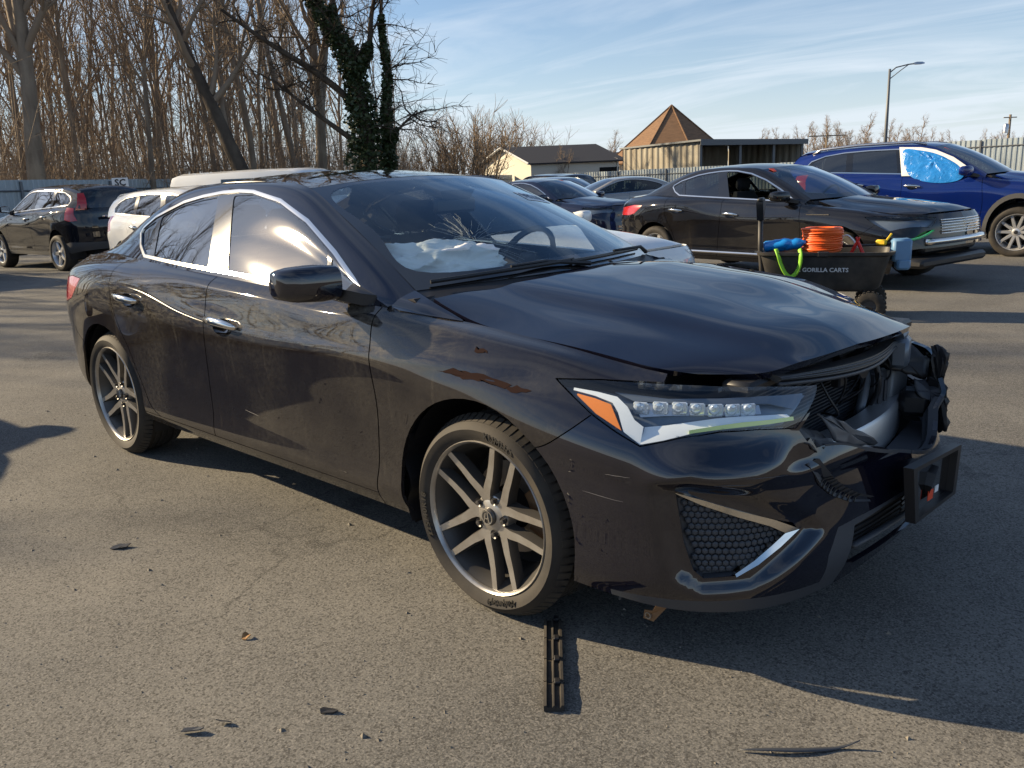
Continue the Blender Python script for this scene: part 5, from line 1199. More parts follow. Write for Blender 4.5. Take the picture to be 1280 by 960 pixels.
# dark crossover on the left, seen from behind
crv = place('crossover_car', -15.75, 4.22, 186, label='black crossover with tall red tail lights parked by the fence on the left', cat='car')
S = suv_spec(.98, 1.2, .03, .34); S['arch_f'] = (1.333, .29, .375); S['arch_r'] = (-1.325, .29, .375); S['win_mats'] = {1: 'win_side', 2: 'win_side'}
S['regions'] = [('bumper_cladding', [(-1.5,.0),(-1.58,.42),(-1.8,.46),(-3.4,.44),(-3.4,0)], 'cladding'), ('lower_cladding', [(-.97,.0),(-.97,.30),(.95,.30),(.95,0)], 'p_grey')]
wf = affine(.93, .97, 1.15, .03); pp = build_car(crv, M['p_dark'], M['p_dark'], S, SUV_NETS, wf, res=.55)
car_wheels(crv, (1.24, -1.235), None, .345, .24, .765, 5); b_ = pp['B']
for s_ in (0, 1):   # the lamps climb the rear pillars
    mb = MB(); pts = [(-1.97, .735, .97), (-2.02, .70, 1.06), (-1.995, .67, 1.15), (-1.945, .63, 1.235)]; inner_ = [(-2.10, .60, .97), (-2.10, .58, 1.06), (-2.05, .56, 1.15), (-1.975, .55, 1.235)]
    mb.loft([[pp['Mt'](a[0] - .02, -a[1] - .02, a[2]), pp['Mt'](b2[0] - .04, -b2[1], b2[2]), pp['Mt'](b2[0] + .05, -b2[1], b2[2]), pp['Mt'](a[0] + .06, -a[1] + .03, a[2])] for a, b2 in zip(pts, inner_)])
    mb.obj('tail_lamp_column', M['red_lens'], crv, auto=40, mirror=s_)
plate(crv, -2.235, 0, .86)
mb = MB(); mb.box((-2.225, 0, 1.02), (.03, .85, .035), .008); mb.obj('tailgate_trim', M['chrome'], crv)

def simple(name, x, y, hd, paint, label, wf, nets=None, S=SPEC, cat='car', wr=.31, wx=(1.335, -1.335), **k):
    r = place(name, x, y, hd, label=label, cat=cat); q = build_car(r, M[paint], M[paint], S, nets, wf, res=.42, **k)
    car_wheels(r, tuple(a * wf(np.array([[1., 0, 0]]))[0][0] for a in wx), None, wr, wr * .7, .765, 5); return r, q
navy, q = simple('sedan_car', -9.55, 12.21, -2.3, 'p_navy', 'dark navy sedan with a crumpled nose and a sheet of paper behind the windshield', affine(1, 1, 1))
sticker_ws(navy, q['Mt'], .20, .05, 1.335, .12, .07)
simple('sedan_car', -10.89, 16.35, 230, 'p_grey', 'silver-grey sedan facing left between the navy sedan and the long fence', affine(1, 1, 1))
simple('sedan_car', -2.72, 3.02, 0, 'p_white', 'white car whose hood shows just past the wrecked sedan windshield', affine(.97, .98, .95))
simple('crossover_car', -13.3, 17.2, -12, 'p_silver', 'silver wagon with dark windshield behind the navy sedan', affine(1, 1, 1.05), SUV_NETS, suv_spec(1, 1.05, 0, .33))
simple('crossover_car', -16.6, 20.0, 170, 'p_dark', 'black crossover whose roof shows behind the wrecked sedan roof', affine(1, 1, 1.15), SUV_NETS, suv_spec(1, 1.1, 0, .33))
simple('hatchback_car', -8.3, 3.6, 4, 'p_white', 'white hatchback parked between the black crossover and the wrecked sedan', affine(.93, .96, 1.04), SUV_NETS, suv_spec(1, 1, 0, .31))
simple('sedan_car', -15.6, 1.0, 180, 'p_navy', 'dark car at the left edge with only its mirror side in view', affine(1, 1, 1.0))
simple('sedan_car', 5.0, 17.5, 5, 'p_white', 'white car at the right edge beyond the cobalt blue crossover', affine(1, 1, 1.03))
# white van behind the wrecked sedan's roof
vx, vy, _ = at(352, 19.5); van = place('delivery_van', vx, vy, 22, label='white van with dark cab windows behind the wrecked sedan roof', cat='van')
def vring(x, z0, z1, w, t):
    """rounded section: w half width at the belt, t half width at the roof"""
    pts = []
    for s_, z in ((1, z0), (1, z0 + .25)): pts.append((x, -w * s_, z))
    pts += [(x, -w, z0 + (z1 - z0) * .5), (x, -t - .03, z1 - .22), (x, -t + .06, z1 - .05), (x, -t + .25, z1), (x, 0, z1 + .02)]
    return pts + [(a, -b, c) for a, b, c in pts[-2::-1]]
mb = MB(); mb.loft([vring(*r_) for r_ in ((-2.45, .45, 1.86, .80, .66), (-2.40, .38, 1.94, .88, .76), (-2.2, .33, 1.99, .92, .80), (-.5, .33, 2.02, .93, .80), (.75, .33, 2.0, .93, .78), (1.0, .33, 1.93, .93, .74), (1.35, .33, 1.62, .93, .78), (1.65, .33, 1.30, .92, .84), (2.35, .36, 1.12, .86, .70), (2.5, .42, .95, .75, .6))]); vb = mb.obj('body', M['p_white'], van, auto=32)
for s_ in (-1, 1):
    for (pts) in ([(.05, 1.22), (1.25, 1.22), (1.02, 1.70), (.70, 1.82), (.05, 1.82)], [(-.95, 1.25), (-.10, 1.25), (-.10, 1.82), (-.95, 1.82)]):
        w_ = MB(); w_.sheet([(x, s_ * (-.945 + (z - 1.2) * .17), z) for x, z in (pts if s_ > 0 else pts[::-1])], .01); w_.obj('side_window', M['win_far'], van)
w_ = MB(); w_.sheet([(1.06, -.70, 1.90), (1.06, .70, 1.90), (1.62, .84, 1.36), (1.62, -.84, 1.36)][::-1], .01); w_.obj('windshield', M['win_far'], van)
car_wheels(van, (1.55, -1.5), None, .34, .22, .80, 5)
for s_ in (-1, 1): mb = MB(); mb.box((1.15, s_ * 1.05, 1.32), (.09, .16, .26), .03); mb.tube([(1.15, s_ * .9, 1.28), (1.15, s_ * 1.0, 1.30)], .02, 6); mb.obj('wing_mirror', M['plastic'], van, auto=40)
# stand-in crossover added out of frame at left so its shadow reaches the view
simple('crossover_car', -5.15, -3.05, 3, 'p_silver', 'silver crossover added out of view at left to cast the shadow by the rear wheel', affine(1, 1, 1.12), SUV_NETS, suv_spec(1, 1.1, 0, .33))

van.scale = (1, 1, .90)
# ---------------------------------------------------------------- cart with cables
M['cart'] = mat('black_poly_tub', (.03, .028, .025), .55); g = NT(M['cart']); g.to(Base_Color=g.mix(g.ramp(g.noise(g.co(), 6, 4), (.4, 0), (.7, .6)), (.026, .025, .024), (.10, .088, .07)))
M['orange'] = mat('orange_cable', (.85, .13, .015), .45)
M['bottle'] = mat('blue_wrap', (.01, .25, .72), .15, 0, .6, .6)
M['lime'] = mat('lime_strap', (.28, .62, .04), .6)
M['red'] = mat('red_rubber', (.6, .02, .015), .5); M['yellow'] = mat('yellow_tool', (.75, .5, .02), .5); M['green'] = mat('green_rope', (.02, .45, .12), .5)
M['tool_blue'] = mat('blue_grey_case', (.12, .25, .42), .5)
ca = Vector(at(1037, 7.75)); CH = R(20); cart = empty('garden_cart', ca, CH, label='black plastic garden cart loaded with cables beside the black sedan', cat='cart')
tub = MB(); hl_, hw_ = .56, .30
rings = []
for x, w, l in ((.27, .78, .80), (.30, .82, .85), (.56, .96, .97), (.575, 1.04, 1.03), (.60, 1.05, 1.04), (.60, .97, .97), (.55, .94, .95), (.32, .80, .83)):
    ring = []
    for k in range(32):
        a = 2 * math.pi * k / 32; c_, s_ = math.cos(a), math.sin(a); e = .28; ring.append((hl_ * l * math.copysign(abs(c_)**e, c_), hw_ * w * math.copysign(abs(s_)**e, s_), x))
    rings.append(ring)
tub.loft(rings); tub.obj('tub', M['cart'], cart, auto=35)
for k, y in enumerate((-.30, .30)):
    rb = MB(); rb.box((0, y * 1.0, .585), (.10, .03, .05), .01); rb.obj('rim_clip', M['plastic'], cart)
ax = MB(); ax.tube([(.40, -.27, .13), (.40, .27, .13)], .012); ax.tube([(-.40, -.27, .13), (-.40, .27, .13)], .012); ax.tube([(-.42, 0, .24), (.42, 0, .24)], .018)
for x in (-.40, .40):
    for y in (-.2, .2): ax.tube([(x, y, .13), (x * .8, y * .8, .29)], .012)
ax.tube([(-.1, -.1, .24), (.16, -.24, .20), (.38, -.2, .14)], .010); ax.obj('frame', M['cladding'], cart)
for x in (-.40, .40):
    for s_ in (-1, 1):
        w = MB(); Mx = Matrix.Translation((x, s_ * .29, .13)) @ Matrix.Rotation(R(90), 4, 'X')
        w.lathe([(.055, .035), (.10, .042), (.125, .03), (.13, 0), (.125, -.03), (.10, -.042), (.055, -.035)], 28, Mx, closed=True)
        for k in range(22):
            a = 2 * math.pi * k / 22; w.box((0, 0, 0), (.012, .02, .05)); Mt_ = Mx @ Matrix.Rotation(a, 4, 'Z') @ Matrix.Translation((.130, 0, 0)); w.v[-8:] = [tuple(Mt_ @ Vector(p)) for p in w.v[-8:]]
        wo_ = w.obj('wheel', M['tread'], cart, auto=40); h = MB(); h.lathe([(.001, .02), (.05, .03), (.056, .034), (.056, -.034), (.05, -.03), (.001, -.02)], 20, Mx); h.obj('hub', M['cladding'], wo_, auto=40)
hd_ = MB(); hd_.tube([(-.44, -.12, .26), (-.53, -.13, .34), (-.555, -.13, .62), (-.56, -.13, .90)], .022, 8); hd_.obj('handle', M['cart'], cart, smooth=True)
hg = MB(); hg.loft([[(-.56 + a * .03, -.13 + b * w, z) for a, b in ((-1, -1), (1, -1), (1, 1), (-1, 1))] for z, w in ((.88, .03), (.95, .06), (1.02, .095), (1.05, .09))]); hg.box((-.56, -.13, 1.06), (.05, .2, .035), .012); hg.obj('grip', M['plastic'], cart, auto=40)
me = text_mesh('GORILLA CARTS', .052, 0, .0012); 
for v in me.vertices: v.co = (v.co.x + .02, -hw_ * .925 - .0015, v.co.y + .445)
for v in me.vertices:
    f = (v.co.z - .30) / .26; v.co.y = -hw_ * (.82 + .14 * f) - .004
link('lettering', me, M['white_ink'], cart)
lg = MB(); lg.add([(-.225, -hw_ * .90 - .006, .43), (-.185, -hw_ * .90 - .006, .43), (-.20, -hw_ * .92 - .006, .475)], [(0, 1, 2)]); lg.obj('emblem', M['white_ink'], cart)
rot = Matrix.Rotation(CH, 4, 'Z')
def cpt(x, y, z): return ca + (rot @ Vector((x, y, z)))
# things lying in the cart
co_ = MB(); rg = random.Random(3)
for k in range(13):
    z = .60 + k * .0155; r_ = .165 + rg.uniform(-.008, .006); dx, dy = rg.uniform(-.006, .006), rg.uniform(-.006, .006); pts = [(r_ * math.cos(2 * math.pi * i / 30) + dx, r_ * math.sin(2 * math.pi * i / 30) + dy, z + .005 * math.sin(i * .42 + k)) for i in range(31)]
    co_.tube(pts, .0105, 6, False)
co_.lathe([(.10, .59), (.15, .59), (.15, .80), (.10, .80)], 20, None, closed=True)
o = co_.obj('cable_coil', M['orange'], smooth=True, label='bright orange coil of extension cable on top of the cart', cat='cable'); o.location = cpt(-.03, -.02, 0) - Vector((0, 0, 0)); 
for kx in range(2):
    bt = MB(); Mb = Matrix.Translation(cpt(-.40 + .10 * kx, -.10, .655)) @ rot @ Matrix.Rotation(R(80), 4, 'Y') @ Matrix.Rotation(R(10), 4, 'X')
    bt.lathe([(.001, -.13), (.045, -.125), (.052, -.11), (.047, -.05), (.052, -.02), (.047, .03), (.052, .06), (.040, .10), (.018, .125), (.018, .145), (.001, .146)], 18, Mb)
    bt.obj('bottle', M['bottle'], smooth=True, label=['blue wrapped bottle lying at the handle end of the cart', 'blue wrapped bottle lying against the orange cable coil'][kx], cat='bottle')
st = MB()
for dx in (-.36, -.20):
    pass
pts = [(-.40, -.28, .63), (-.375, -.315, .58), (-.35, -.312, .50), (-.30, -.305, .41), (-.265, -.30, .385), (-.23, -.303, .41), (-.19, -.312, .50), (-.185, -.318, .58), (-.20, -.28, .63)]
st.tube([cpt(*p) for p in smooth_line(pts, 30)], .020, 6, True, .35); st.obj('strap', M['lime'], smooth=True, label='lime green strap hanging in a loop over the cart side', cat='strap')
cl = MB(); b0 = cpt(.27, -.12, .60)
for a in (-1, 1): cl.tube([b0 + Vector((.05 * a, 0, -.02)), b0 + Vector((.012 * a, 0, .06)), b0 + Vector((-.015 * a, 0, .12))], [.016, .014, .008], 6)
cl.obj('jumper_clamp', M['red'], auto=40, label='red jumper cable clamp sticking up out of the cart', cat='clamp')
cb = MB(); cb.tube(smooth_line([cpt(.12, -.02, .70), cpt(.17, -.03, .73), cpt(.23, -.06, .69), cpt(.27, -.10, .62)], 14), .008, 6); cb.obj('jumper_cable', M['sticker'], smooth=True, label='pale cable end curving from the orange coil to the red clamp', cat='cable')
tl = MB(); tl.tube([cpt(.02, .10, .62), cpt(.40, -.02, .64), cpt(.56, -.05, .66)], [.012, .012, .014], 6); tl.obj('pry_bar', M['plastic'], auto=40, label='dark bar lying across the top of the cart', cat='tool')
yt = MB(); yt.box(cpt(.46, -.05, .665), (.09, .04, .05), .012); yt.tube([cpt(.50, -.05, .68), cpt(.54, -.03, .74)], .009, 6); yt.obj('tape_tool', M['yellow'], auto=40, label='small yellow tool at the wheel end of the cart', cat='tool')
cs = MB(); Mc = Matrix.Rotation(CH + .3, 3, 'Z'); cs.box(cpt(.62, -.05, .60), (.16, .12, .20), .02, Mc); cs.box(cpt(.64, -.06, .48), (.12, .10, .10), .02, Mc); cs.obj('tool_pouch', M['tool_blue'], auto=40, label='blue-grey pouch hanging on the wheel end of the cart', cat='pouch')
rp = MB(); e0, e1 = cpt(.60, .0, .68), Vector((.02, 7.55, .62)); rp.tube([e0 + (e1 - e0) * t + Vector((0, 0, -.05 * math.sin(math.pi * t))) for t in np.linspace(0, 1, 14)], .011, 6); rp.obj('bungee_cord', M['green'], smooth=True, label='green bungee cord stretched from the cart to the black sedan nose', cat='cord')

# ---------------------------------------------------------------- fences
M['fence'] = mat('galvanised_sheet', (.36, .42, .46), .45, .35); g = NT(M['fence'])
g.to(Base_Color=g.mix(g.ramp(g.noise(g.co((1, 1, .25)), 1.5, 5), (.35, 0), (.75, .7)), (.40, .47, .52), (.24, .26, .27)))
M['post'] = mat('grey_steel', (.16, .17, .18), .6, .4)
def fence(pts, h, label, name='metal_fence', pw=2.0, z_off=0):
    a, b = Vector(pts[0][:2]), Vector(pts[1][:2]); L = (b - a).length; n = max(1, int(L / pw)); d = (b - a) / n; t = d.normalized(); nv = Vector((t.y, -t.x)); nv = nv if nv.dot(Vector((CAM_LOC.x, CAM_LOC.y)) - a) > 0 else -nv
    root = empty(name, (a.x, a.y, gz(a.x, a.y)), 0, label=label, cat='fence'); r0 = Vector(root.location)
    step = d.length; prof = []; k = 9
    for i in range(k):
        for f, e in ((.0, 0), (.38, 0), (.50, .032), (.88, .032)): prof.append(((i + f) * step / k, e))
    prof.append((step, 0))
    me = MB(); v = []
    for s_, e in prof:
        q = t * s_ + nv * e
        for z in (-.9, h): v.append((q.x, q.y, z))
    m = len(prof); me.add(v, [(2 * i, 2 * i + 2, 2 * i + 3, 2 * i + 1) for i in range(m - 1)]); mesh = me.mesh('panel'); mesh.materials.append(M['fence'])
    pm = MB(); pm.box((nv.x * .06, nv.y * .06, (h - .25) / 2), (.07, .07, h + .15), .0); pmesh = pm.mesh('post'); pmesh.materials.append(M['post'])
    for i in range(n):
        p = a + d * i; z = gz(p.x, p.y) + rng.uniform(-.012, .012)
        o = link('panel', mesh, None, root); o.location = (p.x - r0.x, p.y - r0.y, z - r0.z)
        if i % 2 == 0: o = link('post', pmesh, None, root); o.location = (p.x - r0.x, p.y - r0.y, z - r0.z)
    for zz in (.45, h - .35):
        rl = MB(); e = b - a; za, zb = 0, gz(b.x, b.y) - r0.z; rl.tube([(nv.x * .05, nv.y * .05, zz), (e.x + nv.x * .05, e.y + nv.y * .05, zz + zb)], .03, 4); rl.obj('rail', M['post'], root)
    return root
fence((at(-120, 25), at(262, 39)), 2.05, 'pale blue metal sheet fence along the edge of the wood')
fence((at(262, 39.5), at(640, 74)), 2.1, 'pale metal sheet fence running behind the wrecked sedan roof')
fence((at(668, 66), at(1015, 50)), 1.95, 'pale metal sheet fence below the shingled pyramid roof')
fence((at(1025, 49.5), at(1420, 38)), 2.55, 'pale metal sheet fence behind the cobalt blue crossover')
# small marker board
sb = Vector(at(152, 27)); sgn = empty('marker_sign', (sb.x, sb.y, gz(sb.x, sb.y)), 0, label='small white board with black letters SC standing above the black crossover', cat='sign')
tocam = (Vector((CAM_LOC.x, CAM_LOC.y, 0)) - Vector((sb.x, sb.y, 0))).normalized(); tx = Vector((-tocam.y, tocam.x, 0))
F_ = frame((0, 0, 1.80), tx, (0, 0, 1)); m_ = MB(); m_.box((0, 0, 0), (.46, .30, .02)); m_.v = [tuple(F_ @ Vector(p)) for p in m_.v]; m_.obj('board', M['sticker'], sgn)
me = text_mesh('SC', .27, .002, .008); me.transform(F_ @ Matrix.Translation((0, 0, .014))); link('lettering', me, M['ink'], sgn)
m_ = MB(); m_.tube([(0, 0, 0), (0, 0, 1.66)], .025, 8); m_.obj('post', M['post'], sgn)

# ---------------------------------------------------------------- buildings
M['siding'] = mat('cream_siding', (.66, .62, .52), .7); M['slate'] = mat('dark_shingles', (.035, .038, .048), .8); M['brownroof'] = mat('brown_shingles', (.26, .13, .055), .85); g = NT(M['brownroof'])
g.to(Base_Color=g.mix(g.ramp(g.noise(g.co((1, 1, 6)), 2.0, 5), (.3, 0), (.75, 1)), (.25, .14, .072), (.15, .085, .047)))
M['oldmetal'] = mat('weathered_sheet', (.32, .30, .24), .6, .2); g = NT(M['oldmetal']); g.to(Base_Color=g.mix(g.ramp(g.noise(g.co((1, 1, .2)), 1.2, 5), (.35, 0), (.7, 1)), (.36, .34, .28), (.20, .16, .11)))
M['trimw'] = mat('white_trim', (.72, .72, .70), .6)
def base_frame(px, depth, yaw):
    """origin on the ground; x axis turned yaw degrees from picture-right"""
    p = Vector(at(px, depth)); return p, math.atan2(.689, .725) + R(yaw)
# house: gable towards the left, long side facing us
p0, an = base_frame(664, 72, 0); house = empty('house', p0, an, label='white gabled house with dark roof behind the fence', cat='house')
L_, D_, E_, Rg = 7.2, 7.0, 3.05, 4.25
def wallsheet(nm, pts, m, root, th=.15): mb = MB(); mb.sheet(pts, th); return mb.obj(nm, m, root)
yw = R(40); ux, uy = Vector((1, 0, 0)), Vector((-math.sin(R(35)), math.cos(R(35)), 0))
c0 = Vector((0, 0, -.5)); c1 = c0 + ux * L_; c2 = c1 + uy * D_; c3 = c0 + uy * D_; up = Vector((0, 0, 1))
wf_ = wallsheet('wall', [c0, c1, c1 + up * (E_ + .5), c0 + up * (E_ + .5)], M['siding'], house)
ge = wallsheet('gable_wall', [c3, c0, c0 + up * (E_ + .5), c0 + uy * D_ / 2 + up * (Rg + .5), c3 + up * (E_ + .5)], M['siding'], house)
wallsheet('gable_wall', [c1, c2, c2 + up * (E_ + .5), c1 + uy * D_ / 2 + up * (Rg + .5), c1 + up * (E_ + .5)], M['siding'], house)
for s_ in (0, 1):
    e0_ = c0 + uy * (-.4 if s_ == 0 else D_ + .4) + up * (E_ + .5 - .12); r0_ = c0 + uy * D_ / 2 + up * (Rg + .62); w = ux * .45
    pts = [e0_ - w, e0_ + ux * L_ + w, r0_ + ux * L_ + w, r0_ - w]; wallsheet('roof', pts if s_ == 0 else pts[::-1], M['slate'], house, .12)
e0_ = c0 + uy * -.4 + up * (E_ + .34); r0_ = c0 + uy * D_ / 2 + up * (Rg + .56); e1_ = c0 + uy * (D_ + .4) + up * (E_ + .34)
mb = MB(); mb.tube([e0_ - w, r0_ - w, e1_ - w], .10, 4); mb.obj('bargeboard', M['trimw'], house)
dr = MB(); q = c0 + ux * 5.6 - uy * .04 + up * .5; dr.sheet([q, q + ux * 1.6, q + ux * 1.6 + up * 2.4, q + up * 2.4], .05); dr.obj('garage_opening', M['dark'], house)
lv = MB(); q = c0 + uy * D_ / 2 + up * 3.4 - ux * .05; lv.lathe([(.001, .05), (.3, .05), (.32, 0)], 12, frame(q, uy, up)); lv.obj('gable_vent', M['post'], house)
# low dark roof further right
p0, an = base_frame(765, 84, 0); an_ = empty('outbuilding', p0, an, label='low building with dark roof between the white house and the pyramid roof', cat='building')
mb = MB(); mb.box((1.2, 2, 1.3), (3.4, 4, 3.6)); mb.obj('wall', M['trimw'], an_); mb = MB(); mb.loft([[(-.8, -.4, 3.1), (3.2, -.4, 3.1), (3.2, 4.4, 3.1), (-.8, 4.4, 3.1)], [(-.8, 1.9, 3.9), (3.2, 1.9, 3.9), (3.2, 2.1, 3.9), (-.8, 2.1, 3.9)]]); mb.obj('roof', M['slate'], an_)
# shingled pyramid
p0, an = base_frame(852, 74, 0); pyr = empty('pavilion', p0, an, label='steep brown shingled pyramid roof rising behind the metal shed', cat='building')
n = 8; apex = Vector((0, 4.6, 7.5)); ez = 2.7; rad = 6.0; rim = [Vector((rad * math.cos(2 * math.pi * (k + .2) / n), 4.6 + rad * math.sin(2 * math.pi * (k + .2) / n), ez)) for k in range(n)]
for k in range(n): mb = MB(); mb.sheet([rim[k], rim[(k + 1) % n], apex], .12); mb.obj('roof_slope', M['brownroof'], pyr)
mb = MB(); mb.loft([[Vector((.8 * (q.x), 4.6 + .8 * (q.y - 4.6), z)) for q in rim] for z in (-.6, 2.9)]); mb.obj('wall', M['trimw'], pyr)
for k in range(n): mb = MB(); mb.tube([rim[k] + Vector((0, 0, .03)), apex + Vector((0, 0, .05))], .06, 5); mb.obj('hip_ridge', M['brownroof'], pyr)
mb = MB(); mb.lathe([(.10, 7.0), (.08, 7.25), (.001, 7.3)], 8, Matrix.Translation((0, 4.6, 0))); mb.obj('finial', M['post'], pyr)
for k, (x, h) in enumerate(((-3.9, 1.0), (-3.0, 1.25), (-1.9, .95))):   # heap by the pavilion
    p = Vector(at(805 + k * 13, 66)); mb = MB(); rg = random.Random(k); 
    for j in range(26):
        mb.box((rg.uniform(-.7, .7), rg.uniform(-.6, .6), 1.6 + rg.uniform(0, h)), (rg.uniform(.3, .8),) * 2 + (rg.uniform(.15, .4),), 0, Matrix.Rotation(rg.uniform(0, 3), 3, 'Z') @ Matrix.Rotation(rg.uniform(-.6, .6), 3, 'X'))
    mb.box((0, 0, .6), (1.6, 1.4, 2.2)); o = mb.obj('scrap_pile', M['post'] if k % 2 else M['cladding'], label=['grey scrap heap left of the metal shed beside the white house', 'middle scrap heap below the brown pyramid roof', 'scrap heap touching the metal shed wall'][k], cat='scrap'); o.location = p
# open metal shed
p0, an = base_frame(876, 60, 0); shed = empty('metal_shed', p0, an, label='open-fronted weathered metal shed with steel posts', cat='shed')
H1, H2 = 3.70, 3.45; wl = [(0, 0), (-4.6, 5.6)]
def ribbed(nm, a, b, z0, za, zb, m, root, n):
    a = Vector((*a, 0)); b = Vector((*b, 0)); d = b - a; t = d.normalized(); nn = Vector((t.y, -t.x, 0)); v = []; k = n * 4
    for i in range(k + 1): q = a + d * (i / k) + nn * (.05 if i % 4 < 2 else 0); z = za + (zb - za) * i / k; v += [(q.x, q.y, z0), (q.x, q.y, z)]
    mb = MB(); mb.add(v, [(2 * i, 2 * i + 2, 2 * i + 3, 2 * i + 1) for i in range(k)]); return mb.obj(nm, m, root)
ribbed('side_wall', (0, 0), (-4.6, 5.6), -.6, H1, H1 - .25, M['oldmetal'], shed, 14)
ribbed('rear_wall', (-4.6, 5.6), (3.4, 6.2), -.6, H1 - .25, H2, M['oldmetal'], shed, 14)
ribbed('side_wall', (7.1, .6), (3.4, 6.2), -.6, H2, H2, M['oldmetal'], shed, 12)
mb = MB(); mb.sheet([(-.1, -.3, H1 + .1), (7.4, .3, H2 + .12), (3.6, 6.4, H2 + .1), (-4.8, 5.8, H1 - .1)], .12); mb.obj('roof', M['post'], shed)
mb = MB(); mb.sheet([(-.1, -.32, H1 - .3), (7.4, .28, H2 - .22), (7.4, .28, H2 + .1), (-.1, -.32, H1 + .09)], .05); mb.obj('fascia', M['post'], shed)
for x, y, h in ((0, 0, H1 - .1), (2.75, .2, H1 - .2), (5.1, .4, H2), (7.1, .55, H2)): mb = MB(); mb.box((x, y + .08, h / 2 - .3), (.16, .16, h + .4)); mb.obj('post', M['post'], shed)
# lamp post and power poles
p0 = Vector(at(1105, 50)); lp = empty('street_lamp', p0, math.atan2(.689, .725), label='tall steel lamp post with a single arm reaching right', cat='street lamp')
mb = MB(); mb.tube([(0, 0, -.2), (0, 0, 4), (0, 0, 6.75)], [.11, .09, .065], 10); mb.obj('pole', M['post'], lp, smooth=True)
mb = MB(); mb.tube([(0, 0, 6.55), (.35, 0, 6.82), (1.0, 0, 6.95), (1.35, 0, 6.98)], .035, 8); mb.tube([(0, 0, 6.2), (.6, 0, 6.65), (1.0, 0, 6.92)], .025, 6); mb.obj('arm', M['post'], lp, smooth=True)
mb = MB(); mb.loft([[(x, a * w, 6.98 + b * h) for a, b in ((-1, -.5), (1, -.5), (.7, 1), (-.7, 1))] for x, w, h in ((1.3, .06, .05), (1.45, .13, .09), (1.75, .13, .08), (1.9, .07, .04))]); mb.obj('lamp_head', M['satin'], lp, auto=40)
p0 = Vector(at(1258, 95)); pp_ = empty('power_pole', p0, .75, label='wooden power pole with transformer above the fence at right', cat='pole')
M['wood'] = mat('pole_wood', (.20, .155, .11), .9)
mb = MB(); mb.tube([(0, 0, -1), (0, 0, 6.4)], [.16, .13], 8); mb.obj('pole', M['wood'], pp_, smooth=True); mb = MB(); mb.lathe([(.001, 4.5), (.26, 4.5), (.28, 5.3), (.2, 5.45), (.001, 5.5)], 12, Matrix.Translation((-.35, 0, 0))); mb.obj('transformer', M['satin'], pp_, auto=40)
mb = MB(); mb.box((0, 0, 6.1), (1.4, .1, .1)); mb.obj('crossarm', M['wood'], pp_)
p0 = Vector(at(1032, 100)); pp_ = empty('power_pole', p0, .75, label='thin far power pole with long crossarm left of the lamp post', cat='pole')
mb = MB(); mb.tube([(0, 0, -1), (0, 0, 5.3)], [.12, .10], 8); mb.obj('pole', M['wood'], pp_, smooth=True); mb = MB(); mb.box((0, 0, 5.1), (4.2, .1, .12)); mb.obj('crossarm', M['wood'], pp_)
